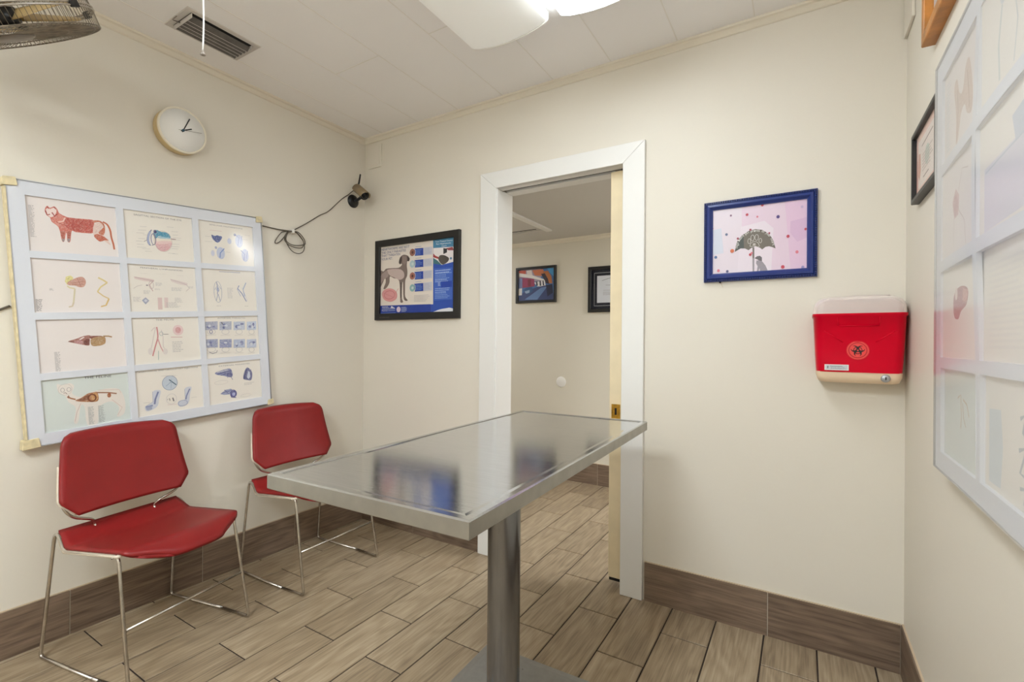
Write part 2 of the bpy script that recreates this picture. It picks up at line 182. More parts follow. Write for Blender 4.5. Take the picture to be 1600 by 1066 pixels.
["P",[228,222,222],[[0.587,1.6831],[0.7398,1.6774],[0.7407,1.5955],[0.706,1.58],[0.643,1.58],[0.5877,1.6205]]],
["P",[168,60,62],[[0.5874,1.6518],[0.6022,1.638],[0.6425,1.6208],[0.6346,1.6135],[0.5876,1.6299]]],
["P",[150,70,75],[[0.6816,1.6727],[0.7283,1.6767],[0.7377,1.6564],[0.6974,1.6602]]],
["P",[50,48,52],[[0.6618,1.6759],[0.6895,1.6701],[0.6881,1.6488],[0.6622,1.6419]]],
["P",[85,78,72],[[0.6344,1.6352],[0.6662,1.6354],[0.7017,1.617],[0.698,1.599],[0.6746,1.5855],[0.6509,1.5843],[0.6266,1.611]]],
["P",[60,110,120],[[0.5877,1.6255],[0.6186,1.6086],[0.6429,1.5881],[0.651,1.5794],[0.5881,1.5893]]],
["P",[38,78,172],[[0.588,1.5924],[0.6509,1.5806],[0.7407,1.5924],[0.7411,1.553],[0.5883,1.5643]]],
["E",[90,130,165],0.7173,1.6126,0.0078,0.0073],["P",[126,110,104],[[0.1544,1.5843],[0.183,1.5762],[0.2063,1.5912],[0.2574,1.5915],[0.312,1.59],[0.337,1.6025],[0.3387,1.6122],[0.3208,1.6104],[0.3134,1.6241],[0.3248,1.6527],[0.3515,1.6654],[0.3869,1.657],[0.4029,1.6375],[0.3961,1.6225],[0.3846,1.6248],[0.3797,1.5992],[0.3854,1.5599],[0.3822,1.5341],[0.3684,1.509],[0.3672,1.4571],[0.3695,1.4114],[0.39,1.3879],[0.368,1.3868],[0.3545,1.4088],[0.349,1.4972],[0.342,1.4845],[0.3411,1.4061],[0.3522,1.3796],[0.3308,1.3771],[0.3268,1.4067],[0.3175,1.5089],[0.2719,1.5282],[0.2395,1.5402],[0.2354,1.5038],[0.2171,1.4782],[0.1985,1.4658],[0.1843,1.4699],[0.2027,1.5058],[0.1977,1.5329],[0.1745,1.5007],[0.1576,1.4814],[0.155,1.5356]]],
["P",[196,176,170],[[0.2158,1.5839],[0.3121,1.5821],[0.3527,1.5622],[0.3575,1.5292],[0.3219,1.5151],[0.2718,1.5348],[0.2348,1.5505]]],
["P",[160,142,136],[[0.1878,1.5704],[0.2158,1.5785],[0.2256,1.5444],[0.2024,1.5326],[0.1743,1.5142],[0.1602,1.5015],[0.1596,1.5488]]],
["P",[72,60,58],[[0.3144,1.6227],[0.3248,1.6507],[0.3382,1.6574],[0.3385,1.6286],[0.328,1.6085]]],
["P",[62,52,52],[[0.3825,1.6561],[0.402,1.6389],[0.3978,1.6224],[0.3864,1.6233]]],
["P",[140,124,118],[[0.3426,1.6596],[0.3755,1.6541],[0.3786,1.6155],[0.3584,1.6041],[0.3431,1.6217]]],
["P",[80,68,66],[[0.3293,1.4983],[0.3401,1.4977],[0.3394,1.4062],[0.3304,1.4066]]],
["P",[214,150,150],[[0.1751,1.4468],[0.2032,1.4642],[0.2497,1.4664],[0.2911,1.4478],[0.3032,1.4209],[0.2917,1.3983],[0.2507,1.3847],[0.1993,1.3953],[0.1755,1.4198]]],
["O",[196,120,124],0.2363,1.4272,0.0442,0.0253,7],["L",[200,130,132],5,[[0.1894,1.4394],[0.2779,1.4088]]],
["L",[200,130,132],4,[[0.2867,1.4348],[0.3118,1.4632]]],
["T",[45,60,120],"HEARTWORMS ARE NOT",[0.1644,1.705],[0.3995,1.7038],0.0142],["T",[45,60,120],"THE ONLY PARASITES",[0.1646,1.6847],[0.3716,1.6844],0.0142],["T",[45,60,120],"THAT THREATEN",[0.1649,1.6658],[0.3246,1.6658],0.0142],["T",[45,60,120],"YOUR PET.",[0.1651,1.6442],[0.2623,1.6448],0.0142],["T",[236,240,244],"Your Trusted Source",[0.6013,1.7141],[0.7279,1.7108],0.0087],["T",[236,240,244],"For Heartworm",[0.6096,1.6996],[0.7164,1.6968],0.0087],["T",[236,240,244],"Care",[0.6498,1.6844],[0.6854,1.6846],0.0087],["P",[34,66,160],[[0.4386,1.6942],[0.5109,1.6923],[0.5114,1.6486],[0.4452,1.6506]]],
["P",[196,196,208],[[0.5125,1.6934],[0.5788,1.6933],[0.5793,1.6475],[0.5131,1.6484]]],
["E",[150,100,85],0.4242,1.6727,0.0217,0.0219],["O",[226,218,212],0.4259,1.6726,0.0242,0.0238,4],["E",[92,52,48],0.4259,1.6726,0.0087,0.009],["B",[110,140,205],[0.4499,1.688],[0.5046,1.653],4],["B",[170,172,190],[0.5176,1.6891],[0.5743,1.653],5],["L",[150,160,190],4,[[0.4497,1.7034],[0.4956,1.7027]]],
["P",[34,66,160],[[0.4394,1.6254],[0.5116,1.6245],[0.5121,1.5801],[0.4459,1.5812]]],
["P",[196,196,208],[[0.5133,1.6256],[0.5795,1.6262],[0.58,1.5799],[0.5138,1.5799]]],
["E",[176,200,205],0.425,1.6034,0.0216,0.0219],["O",[226,218,212],0.4267,1.6033,0.0242,0.0238,4],["E",[205,216,214],0.4267,1.6033,0.0087,0.009],["B",[110,140,205],[0.4507,1.6193],[0.5054,1.5844],4],["B",[170,172,190],[0.5184,1.6214],[0.575,1.5853],5],["L",[150,160,190],4,[[0.4505,1.6347],[0.4964,1.6346]]],
["P",[34,66,160],[[0.4402,1.5547],[0.5124,1.5547],[0.5129,1.5091],[0.4468,1.5094]]],
["P",[196,196,208],[[0.5141,1.5559],[0.5803,1.5574],[0.5808,1.5098],[0.5146,1.509]]],
["E",[168,110,95],0.4258,1.5319,0.0216,0.0219],["O",[226,218,212],0.4276,1.5318,0.0242,0.0238,4],["E",[92,52,48],0.4276,1.5318,0.0087,0.009],["B",[110,140,205],[0.4515,1.5488],[0.5062,1.5133],4],["B",[170,172,190],[0.5192,1.5517],[0.5758,1.5151],5],["L",[150,160,190],4,[[0.4513,1.5642],[0.4972,1.5647]]],
["P",[34,66,160],[[0.441,1.4841],[0.5132,1.485],[0.5137,1.4381],[0.4476,1.4375]]],
["P",[196,196,208],[[0.5149,1.4862],[0.581,1.4885],[0.5816,1.4397],[0.5154,1.438]]],
["E",[140,180,180],0.4266,1.4604,0.0216,0.0219],["O",[226,218,212],0.4284,1.4603,0.0242,0.0238,4],["E",[205,216,214],0.4284,1.4603,0.0087,0.009],["B",[110,140,205],[0.4523,1.4783],[0.507,1.4422],4],["B",[170,172,190],[0.5199,1.4821],[0.5766,1.445],5],["L",[150,160,190],4,[[0.4521,1.4937],[0.498,1.4948]]],
["B",[196,190,188],[0.4418,1.4179],[0.5725,1.3745],5],["P",[232,232,236],[[0.5733,1.3024],[0.6057,1.3166],[0.6457,1.3266],[0.6892,1.3314],[0.7164,1.3331],[0.7436,1.3225],[0.7438,1.2995]]],
["P",[60,98,188],[[0.5949,1.5638],[0.7295,1.5611],[0.7314,1.3806],[0.5969,1.3766]]],
["B",[170,192,228],[0.6031,1.5557],[0.726,1.531],2],["B",[130,160,215],[0.6033,1.537],[0.724,1.4995],4],["B",[170,192,228],[0.6037,1.5009],[0.7226,1.4813],2],["B",[190,205,232],[0.6264,1.4821],[0.6459,1.46],3],["B",[150,176,222],[0.6042,1.4511],[0.7271,1.4203],3],["B",[130,160,215],[0.6045,1.423],[0.7236,1.387],4],["P",[28,66,165],[[0.6488,1.4857],[0.7272,1.4859],[0.7276,1.4506],[0.6492,1.4499]]],
["B",[206,214,232],[0.1762,1.3579],[0.2438,1.3451],2],["L",[190,200,225],4,[[0.1765,1.339],[0.2878,1.3404]]],
["T",[228,232,240],"Partners",[0.1747,1.327],[0.2236,1.327],0.0081],["L",[170,184,220],4,[[0.2282,1.3295],[0.288,1.3305]]],
["L",[110,135,200],4,[[0.1625,1.3152],[0.2927,1.3159]]],
["E",[214,196,210],0.3169,1.3349,0.0171,0.0171],["B",[180,192,222],[0.34,1.35],[0.3882,1.3186],5],["P",[225,225,232],[[0.2474,1.3463],[0.2565,1.3579],[0.2878,1.3437]]]],"umbrella":[["P",[222,210,220],[[2.0933,1.6946],[2.4312,1.6922],[2.4311,1.429],[2.0959,1.429]]],
["P",[222,200,216],[[2.2051,1.6938],[2.4312,1.6922],[2.4311,1.429],[2.2067,1.4288]]],
["P",[221,190,214],[[2.3559,1.6926],[2.4312,1.6922],[2.4311,1.429],[2.3763,1.4292],[2.3682,1.5364]]],
["P",[212,178,208],[[2.3753,1.6142],[2.4308,1.6244],[2.4309,1.5471],[2.3982,1.5333],[2.3737,1.5708]]],
["P",[226,214,224],[[2.2015,1.6133],[2.2865,1.6277],[2.318,1.5948],[2.3112,1.4313],[2.1901,1.43]]],
["P",[205,208,222],[[2.097,1.6117],[2.1295,1.6172],[2.1388,1.5137],[2.0976,1.508]]],
["P",[112,104,94],[[2.1804,1.5145],[2.1844,1.5394],[2.1914,1.5571],[2.2058,1.5784],[2.2304,1.5939],[2.2547,1.5987],[2.2787,1.5928],[2.3025,1.5744],[2.3183,1.546],[2.3255,1.5143],[2.3153,1.5206],[2.3028,1.5254],[2.291,1.5243],[2.2792,1.5152],[2.2712,1.5231],[2.2531,1.5303],[2.241,1.5247],[2.2308,1.5166],[2.2185,1.5246],[2.202,1.5262]]],
["P",[72,78,74],[[2.1812,1.5162],[2.1861,1.5406],[2.1997,1.5677],[2.212,1.5777],[2.2144,1.5273],[2.202,1.5271]]],
["L",[90,82,76],7,[[2.1829,1.5207],[2.1893,1.5527],[2.2058,1.5752],[2.2304,1.5907],[2.2547,1.5956],[2.2787,1.5896],[2.3018,1.5718],[2.3164,1.5453],[2.3231,1.519]]],
["P",[116,106,102],[[2.2446,1.5275],[2.2515,1.5269],[2.2517,1.4311],[2.2456,1.4315]]],
["P",[150,142,150],[[2.2449,1.4836],[2.2513,1.4831],[2.2513,1.4311],[2.2456,1.4315]]],
["P",[104,98,102],[[2.2522,1.483],[2.2614,1.4899],[2.2714,1.4908],[2.2786,1.4839],[2.2787,1.4695],[2.2715,1.4656],[2.2655,1.4751]]],
["P",[152,144,152],[[2.2595,1.4734],[2.2715,1.4724],[2.2803,1.4671],[2.2914,1.4506],[2.2986,1.4313],[2.2717,1.431],[2.2708,1.4432],[2.2669,1.4309],[2.2613,1.4313],[2.2636,1.4505],[2.2579,1.4622]]],
["O",[214,208,200],2.2448,1.5646,0.0061,0.0118,4],["O",[214,208,200],2.2597,1.5648,0.0061,0.0117,4],["O",[214,208,200],2.2331,1.5527,0.0049,0.01,4],["O",[214,208,200],2.2726,1.5508,0.0048,0.009,4],["L",[214,208,200],4,[[2.2356,1.532],[2.2388,1.543],[2.2489,1.5488],[2.261,1.5462],[2.2671,1.537],[2.2687,1.5288],[2.2611,1.5273],[2.251,1.5341],[2.243,1.5304],[2.2356,1.532]]],
["E",[190,182,176],2.251,1.5386,0.0057,0.0041],["T",[226,222,216],"D",[2.1904,1.5276],[2.1913,1.5329],0.0078],["T",[226,222,216],"o",[2.1914,1.5333],[2.1924,1.5386],0.0078],["T",[226,222,216],"g",[2.1924,1.5391],[2.1934,1.5444],0.0078],["T",[226,222,216],"s",[2.1933,1.5449],[2.1956,1.5496],0.0078],["T",[226,222,216],"l",[2.1982,1.5551],[2.2005,1.5597],0.0078],["T",[226,222,216],"e",[2.2006,1.5602],[2.2039,1.5639],0.0078],["T",[226,222,216],"a",[2.2042,1.5643],[2.2075,1.568],0.0078],["T",[226,222,216],"v",[2.2077,1.5683],[2.211,1.572],0.0078],["T",[226,222,216],"e",[2.2112,1.5726],[2.2152,1.5753],0.0078],["T",[226,222,216],"p",[2.2199,1.5785],[2.2239,1.5813],0.0078],["T",[226,222,216],"a",[2.2242,1.5815],[2.2282,1.5842],0.0077],["T",[226,222,216],"w",[2.2289,1.5837],[2.2335,1.585],0.0077],["T",[226,222,216],"p",[2.2389,1.5865],[2.2435,1.5877],0.0077],["T",[226,222,216],"r",[2.2439,1.5876],[2.2487,1.5878],0.0077],["T",[226,222,216],"i",[2.2492,1.5878],[2.2539,1.5881],0.0077],["T",[226,222,216],"n",[2.2544,1.5881],[2.2591,1.5884],0.0077],["T",[226,222,216],"t",[2.2595,1.5882],[2.2644,1.5872],0.0077],["T",[226,222,216],"s",[2.2648,1.5872],[2.2696,1.5862],0.0077],["T",[226,222,216],"o",[2.2752,1.585],[2.2796,1.5826],0.0076],["T",[226,222,216],"n",[2.28,1.5824],[2.2845,1.58],0.0076],["T",[226,222,216],"y",[2.2899,1.5775],[2.2935,1.5735],0.0076],["T",[226,222,216],"o",[2.2938,1.5732],[2.2973,1.5692],0.0076],["T",[226,222,216],"u",[2.2976,1.5689],[2.3011,1.5649],0.0076],["T",[226,222,216],"r",[2.3018,1.5649],[2.3042,1.56],0.0076],["T",[226,222,216],"h",[2.307,1.5542],[2.3093,1.5493],0.0076],["T",[226,222,216],"e",[2.31,1.5491],[2.3112,1.5438],0.0076],["T",[226,222,216],"a",[2.3113,1.5433],[2.3126,1.5381],0.0076],["T",[226,222,216],"r",[2.3127,1.5376],[2.3139,1.5323],0.0076],["T",[226,222,216],"t",[2.314,1.5319],[2.3153,1.5266],0.0075],["E",[120,80,110],2.1655,1.6638,0.0038,0.0042],["E",[186,62,78],2.2247,1.6596,0.005,0.0055],["E",[212,120,136],2.2616,1.6466,0.0036,0.0041],["E",[186,62,78],2.2789,1.6905,0.0048,0.0054],["E",[86,66,130],2.3333,1.6372,0.0058,0.0066],["E",[196,170,205],2.413,1.6647,0.0045,0.0052],["E",[186,62,78],2.4248,1.5787,0.004,0.0047],["E",[96,104,134],2.1495,1.5884,0.0051,0.0056],["E",[186,62,78],2.3673,1.5575,0.0053,0.0061],["E",[212,120,136],2.3973,1.4944,0.0052,0.0061],["E",[186,62,78],2.3505,1.4407,0.0061,0.007],["E",[150,140,190],2.4165,1.4344,0.0052,0.006],["E",[206,110,70],2.1711,1.519,0.0072,0.0079],["E",[90,120,165],2.1091,1.4985,0.0057,0.0061],["E",[212,120,136],2.1198,1.4424,0.0056,0.0061],["E",[84,80,118],2.1534,1.4372,0.0051,0.0056],["E",[150,60,80],2.0965,1.6188,0.0031,0.0033],["E",[150,60,80],2.1918,1.5671,0.0042,0.0046],["E",[150,60,80],2.2373,1.5976,0.0041,0.0045],["E",[150,60,80],2.3037,1.5765,0.0035,0.004],["E",[186,62,78],2.2371,1.4983,0.0049,0.0054],["E",[212,120,136],2.2423,1.5042,0.0041,0.0045]],"street":[["P",[70,110,165],[[0.2701,1.7774],[0.617,1.7801],[0.6218,1.5005],[0.2752,1.5031]]],
["P",[160,150,170],[[0.2701,1.7774],[0.4966,1.7784],[0.4976,1.6657],[0.2711,1.6681]]],
["P",[196,90,70],[[0.2766,1.7702],[0.3471,1.7718],[0.3474,1.7354],[0.2769,1.7401]]],
["P",[205,120,80],[[0.4101,1.7673],[0.515,1.7706],[0.5458,1.7059],[0.4355,1.7218]]],
["P",[232,228,226],[[0.2768,1.7513],[0.398,1.7287],[0.534,1.6797],[0.528,1.666],[0.3856,1.7031],[0.2771,1.7212]]],
["P",[225,214,210],[[0.3535,1.767],[0.4039,1.7699],[0.413,1.7233],[0.3601,1.7312]]],
["P",[150,56,90],[[0.2901,1.7115],[0.4295,1.6916],[0.4363,1.6257],[0.291,1.6169]]],
["P",[120,130,175],[[0.2733,1.707],[0.312,1.7045],[0.3128,1.6191],[0.2742,1.6178]]],
["P",[120,40,60],[[0.3668,1.69],[0.3983,1.6881],[0.3989,1.6277],[0.3674,1.6294]]],
["P",[180,110,60],[[0.5151,1.7511],[0.5635,1.752],[0.5963,1.7026],[0.6063,1.6432],[0.5705,1.6452],[0.5401,1.6739]]],
["P",[60,50,60],[[0.497,1.7307],[0.5335,1.7336],[0.5641,1.6832],[0.5765,1.6395],[0.5464,1.6466]]],
["P",[70,150,205],[[0.5512,1.7787],[0.617,1.7791],[0.6189,1.7011],[0.5817,1.7357]]],
["P",[228,226,226],[[0.4298,1.6588],[0.534,1.6743],[0.5442,1.6198],[0.4611,1.6244]]],
["P",[40,44,66],[[0.4483,1.6686],[0.4607,1.6679],[0.4672,1.6295],[0.4512,1.6303]]],
["P",[40,44,66],[[0.4828,1.672],[0.4951,1.6713],[0.5004,1.6276],[0.4857,1.6284]]],
["P",[40,44,66],[[0.5122,1.6735],[0.5219,1.6729],[0.5296,1.6293],[0.5162,1.63]]],
["P",[58,70,118],[[0.2748,1.5454],[0.3361,1.5869],[0.4612,1.6189],[0.6064,1.6378],[0.6218,1.5037],[0.2752,1.5031]]],
["P",[50,86,130],[[0.3168,1.5934],[0.3548,1.6191],[0.4114,1.6271],[0.418,1.5829],[0.368,1.5612]]],
["P",[150,170,200],[[0.3361,1.5869],[0.3866,1.5977],[0.3843,1.5736],[0.349,1.5664]]],
["P",[100,130,180],[[0.3367,1.5151],[0.4981,1.6115],[0.5587,1.6191],[0.4621,1.5101]]],
["P",[226,222,222],[[0.2742,1.6145],[0.3102,1.6159],[0.3082,1.555],[0.2748,1.5543]]],
["P",[36,40,70],[[0.5465,1.6305],[0.6064,1.6378],[0.613,1.5628],[0.5594,1.5331]]]]}
# ------------------------------------------------------------------ materials
def lin(c):
    c /= 255.0
    return c/12.92 if c <= 0.04045 else ((c+0.055)/1.055)**2.4
def rgb(c): return (lin(c[0]), lin(c[1]), lin(c[2]), 1.0)

def new_mat(name):
    m = bpy.data.materials.new(name); m.use_nodes = True
    nt = m.node_tree
    return m, nt, nt.nodes['Principled BSDF']
def bump(nt, bs, scale, strength, dist=0.002, detail=3, coord=None, vec=None):
    tc = nt.nodes.new('ShaderNodeTexCoord')
    n = nt.nodes.new('ShaderNodeTexNoise'); n.inputs['Scale'].default_value = scale; n.inputs['Detail'].default_value = detail
    if vec:
        mp = nt.nodes.new('ShaderNodeMapping'); mp.inputs['Scale'].default_value = vec
        nt.links.new(tc.outputs['Object'], mp.inputs[0]); nt.links.new(mp.outputs[0], n.inputs['Vector'])
    else: nt.links.new(tc.outputs['Object'], n.inputs['Vector'])
    b = nt.nodes.new('ShaderNodeBump'); b.inputs['Strength'].default_value = strength; b.inputs['Distance'].default_value = dist
    nt.links.new(n.outputs['Fac'], b.inputs['Height']); nt.links.new(b.outputs[0], bs.inputs['Normal'])
    return n
def simple(name, c, rough=0.5, metal=0.0, b=None, var=0.0, vscale=6.0, **kw):
    m, nt, bs = new_mat(name)
    bs.inputs['Base Color'].default_value = rgb(c); bs.inputs['Roughness'].default_value = rough; bs.inputs['Metallic'].default_value = metal
    for k, v in kw.items(): bs.inputs[k].default_value = v
    if b: bump(nt, bs, *b)
    if var:
        tc = nt.nodes.new('ShaderNodeTexCoord'); n = nt.nodes.new('ShaderNodeTexNoise')
        n.inputs['Scale'].default_value = vscale; n.inputs['Detail'].default_value = 5
        nt.links.new(tc.outputs['Object'], n.inputs['Vector'])
        r = nt.nodes.new('ShaderNodeValToRGB')
        a, z = rgb(tuple(max(0, x*(1-var)) for x in c)), rgb(tuple(min(255, x*(1+var)) for x in c))
        r.color_ramp.elements[0].position = .3; r.color_ramp.elements[1].position = .7
        r.color_ramp.elements[0].color = a; r.color_ramp.elements[1].color = z
        nt.links.new(n.outputs['Fac'], r.inputs[0]); nt.links.new(r.outputs[0], bs.inputs['Base Color'])
    return m
_ink = {}
def ink(c, halftone=False):
    c = tuple(int(x) for x in c)
    if not halftone:
        if (c, 0) not in _ink: _ink[(c, 0)] = simple('solid_ink_%02x%02x%02x' % c, c, 0.5)
        return _ink[(c, 0)]
    if c not in _ink:
        m = _ink[c] = simple('printed_ink_%02x%02x%02x' % c, c, 0.55)
        nt = m.node_tree; tc = nt.nodes.new('ShaderNodeTexCoord'); n = nt.nodes.new('ShaderNodeTexNoise'); n.inputs['Scale'].default_value = 210; n.inputs['Detail'].default_value = 3
        nt.links.new(tc.outputs['Object'], n.inputs['Vector']); rp = nt.nodes.new('ShaderNodeValToRGB')
        k = .38 if max(c)-min(c) > 25 and min(c) < 190 else .15       # halftone: ink thins towards the paper
        rp.color_ramp.elements[0].position = .42; rp.color_ramp.elements[1].position = .68
        rp.color_ramp.elements[0].color = rgb(c); rp.color_ramp.elements[1].color = rgb(tuple(x*(1-k)+y*k for x, y in zip(c, (224, 217, 210))))
        nt.links.new(n.outputs['Fac'], rp.inputs[0]); nt.links.new(rp.outputs[0], nt.nodes['Principled BSDF'].inputs['Base Color'])
    return _ink[c]

def wood_grain(name, dark, mid, light, axis, rough=0.45, tile=True):
    """Wood-look porcelain: streaky grain along one axis, some cathedral figure, tone varying tile to tile."""
    m, nt, bs = new_mat(name)
    N = nt.nodes.new; L = nt.links.new
    tc = N('ShaderNodeTexCoord'); at = N('ShaderNodeAttribute'); at.attribute_name = 'tile_tone'
    sep = N('ShaderNodeSeparateColor'); L(at.outputs['Color'], sep.inputs[0])
    off = N('ShaderNodeVectorMath'); off.operation = 'MULTIPLY_ADD'
    L(at.outputs['Color'], off.inputs[0]); off.inputs[1].default_value = (7.3, 9.1, 5.7); L(tc.outputs['Object'], off.inputs[2])
    mp = N('ShaderNodeMapping')
    mp.inputs['Scale'].default_value = [(2.6, 70, 70), (70, 2.6, 70), (70, 70, 2.6)][axis]
    L(off.outputs[0], mp.inputs[0])
    n1 = N('ShaderNodeTexNoise'); n1.inputs['Scale'].default_value = 2.0; n1.inputs['Detail'].default_value = 6; n1.inputs['Roughness'].default_value = .6; n1.inputs['Distortion'].default_value = .3
    L(mp.outputs[0], n1.inputs['Vector'])
    mp2 = N('ShaderNodeMapping'); mp2.inputs['Scale'].default_value = [(2.0, 8.5, 8.5), (8.5, 2.0, 8.5), (8.5, 8.5, 2.0)][axis]
    L(off.outputs[0], mp2.inputs[0])
    n2 = N('ShaderNodeTexNoise'); n2.inputs['Scale'].default_value = 1.0; n2.inputs['Detail'].default_value = 2
    L(mp2.outputs[0], n2.inputs['Vector'])
    mu = N('ShaderNodeMath'); mu.operation = 'MULTIPLY'; mu.inputs[1].default_value = 46; L(n2.outputs['Fac'], mu.inputs[0])
    sn = N('ShaderNodeMath'); sn.operation = 'SINE'; L(mu.outputs[0], sn.inputs[0])
    ma = N('ShaderNodeMath'); ma.operation = 'MULTIPLY_ADD'; ma.inputs[1].default_value = .07; L(sn.outputs[0], ma.inputs[0]); L(n1.outputs['Fac'], ma.inputs[2])
    tn = N('ShaderNodeMath'); tn.operation = 'MULTIPLY_ADD'; tn.inputs[1].default_value = .20; L(sep.outputs[0], tn.inputs[0]); L(ma.outputs[0], tn.inputs[2])
    r = N('ShaderNodeValToRGB'); e = r.color_ramp.elements
    e[0].position = .30; e[0].color = rgb(dark); e[1].position = .95; e[1].color = rgb(light)
    x = r.color_ramp.elements.new(.62); x.color = rgb(mid)
    L(tn.outputs[0], r.inputs[0]); L(r.outputs[0], bs.inputs['Base Color'])
    bs.inputs['Roughness'].default_value = rough
    b = N('ShaderNodeBump'); b.inputs['Strength'].default_value = .15; b.inputs['Distance'].default_value = .001
    L(ma.outputs[0], b.inputs['Height']); L(b.outputs[0], bs.inputs['Normal'])
    return m

M = {}
M['wall'] = simple('cream_wall_paint', (220, 214, 202), .5, b=(90, .22, .0012, 4), **{'Specular IOR Level': .3})
M['hallwall'] = simple('cream_hall_paint', (214, 208, 194), .55, b=(90, .15, .001, 4))
M['crown'] = simple('cream_gloss_trim', (220, 212, 196), .38, b=(30, .1))
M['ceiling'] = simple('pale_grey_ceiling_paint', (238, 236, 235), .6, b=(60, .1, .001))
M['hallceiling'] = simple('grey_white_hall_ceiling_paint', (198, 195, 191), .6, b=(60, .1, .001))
M['seam'] = simple('ceiling_seam_caulk', (228, 224, 218), .5)
M['white'] = simple('white_door_paint', (226, 225, 222), .38, b=(40, .18, .0015, 5))
M['doorcream'] = simple('aged_cream_door_paint', (226, 210, 176), .45, var=.03, vscale=9, b=(30, .15))
M['floortile'] = wood_grain('wood_look_floor_tile', (119, 102, 82), (156, 138, 113), (182, 165, 140), 1, .34)
M['grout'] = simple('dark_brown_grout', (50, 39, 32), .9)
M['base_y'] = wood_grain('wood_look_wall_tile_y', (84, 68, 56), (122, 103, 87), (146, 126, 108), 1, .42)
M['base_x'] = wood_grain('wood_look_wall_tile_x', (84, 68, 56), (122, 103, 87), (146, 126, 108), 0, .42)
M['basegrout'] = simple('pale_base_grout', (178, 166, 150), .9)
M['caulk'] = simple('cream_caulk', (196, 176, 150), .6)
M['black'] = simple('black_frame_paint', (22, 20, 19), .4)
M['blackplastic'] = simple('black_plastic', (20, 20, 22), .3)
M['dark'] = simple('dark_slot', (16, 13, 11), .9)
M['chrome'] = simple('chromed_steel', (196, 190, 182), .24, 1.0, var=.08, vscale=25)
M['red'] = simple('red_moulded_vinyl', (134, 27, 27), .42, **{'Specular IOR Level': .35}, b=(220, .12, .0006, 2), var=.05, vscale=5)
M['shell'] = simple('cream_plastic_shell', (216, 204, 186), .45)
M['brass'] = simple('aged_brass', (186, 146, 62), .3, 1.0, var=.2, vscale=60)
M['tape'] = simple('yellowed_tape', (210, 196, 158), .5, var=.08, vscale=40)
M['mat'] = simple('pale_blue_white_mount_card', (212, 215, 223), .7)
M['paper'] = simple('cream_print_paper', (227, 221, 212), .7)
M['paperpink'] = simple('pinkish_print_paper', (224, 216, 213), .7)
M['papergreen'] = simple('pale_green_print_paper', (206, 213, 209), .7)
M['clockface'] = simple('white_clock_face', (240, 239, 236), .5)
M['clockrim'] = simple('cream_clock_rim', (232, 224, 206), .4)
M['clockcase'] = simple('pale_wood_clock_case', (206, 184, 138), .5, var=.06, vscale=30)
M['navyframe'] = simple('navy_gloss_frame', (34, 52, 118), .3)
M['navy2'] = simple('dark_navy_moulding', (22, 32, 78), .35)
M['oak'] = simple('orange_oak_frame', (186, 122, 52), .4, var=.14, vscale=18)
M['sharps'] = simple('translucent_red_plastic', (206, 0, 38), .3, var=.03, vscale=8, **{'Specular IOR Level': .16})
M['bracket'] = simple('cream_bracket_plastic', (232, 208, 178), .4)
M['lidplastic'] = simple('frosted_clear_plastic', (226, 212, 207), .3, **{'Transmission Weight': .3, 'IOR': 1.3})
M['steel_grey'] = simple('grey_painted_metal', (140, 132, 124), .45, .6, var=.1, vscale=20)
M['ventmetal'] = simple('dusty_vent_louver', (96, 92, 88), .5, .1, var=.1, vscale=30)
M['ventframe'] = simple('painted_vent_frame', (196, 190, 184), .5)
M['cable'] = simple('dark_grey_cable', (84, 76, 64), .5)
M['whiteplastic'] = simple('white_plastic', (228, 226, 222), .4)
M['camera'] = simple('champagne_metal', (150, 132, 104), .35, .5)
M['glasslens'] = simple('dark_lens_glass', (12, 14, 18), .05)
M['fanwire'] = simple('greyed_chrome_wire', (128, 118, 104), .35, .9, var=.15, vscale=40)
M['fanblade'] = simple('tan_fan_blade', (196, 170, 118), .45)
M['cord'] = simple('white_pull_cord', (235, 233, 230), .7)
M['navymat'] = simple('deep_navy_mount', (26, 27, 40), .7)
M['silver'] = simple('silver_fillet', (170, 172, 176), .4, .5)

def steel_mat(name, base, rough, vec, bmp=.06, spread=1.0, metal=1.0, mixv=.06):
    m, nt, bs = new_mat(name)
    N = nt.nodes.new; L = nt.links.new
    bs.inputs['Base Color'].default_value = rgb(base); bs.inputs['Metallic'].default_value = metal
    tc = N('ShaderNodeTexCoord'); mp = N('ShaderNodeMapping'); mp.inputs['Scale'].default_value = vec; L(tc.outputs['Object'], mp.inputs[0])
    n = N('ShaderNodeTexNoise'); n.inputs['Scale'].default_value = 3; n.inputs['Detail'].default_value = 8; n.inputs['Roughness'].default_value = .7; L(mp.outputs[0], n.inputs['Vector'])
    mr = N('ShaderNodeMapRange'); mr.inputs[1].default_value = .25; mr.inputs[2].default_value = .75
    mr.inputs[3].default_value = rough*(1-.5*spread); mr.inputs[4].default_value = rough*(1+.7*spread)
    L(n.outputs['Fac'], mr.inputs[0]); L(mr.outputs[0], bs.inputs['Roughness'])
    n2 = N('ShaderNodeTexNoise'); n2.inputs['Scale'].default_value = 5; n2.inputs['Detail'].default_value = 6; L(mp.outputs[0], n2.inputs['Vector'])
    mx = N('ShaderNodeMix'); mx.data_type = 'RGBA'
    L(n2.outputs['Fac'], mx.inputs[0]); mx.inputs[6].default_value = rgb(tuple(x*(1-mixv) for x in base)); mx.inputs[7].default_value = rgb(tuple(min(255, x*(1+mixv)) for x in base))
    L(mx.outputs[2], bs.inputs['Base Color'])
    b = N('ShaderNodeBump'); b.inputs['Strength'].default_value = bmp; b.inputs['Distance'].default_value = .0008
    L(n.outputs['Fac'], b.inputs['Height']); L(b.outputs[0], bs.inputs['Normal'])
    return m
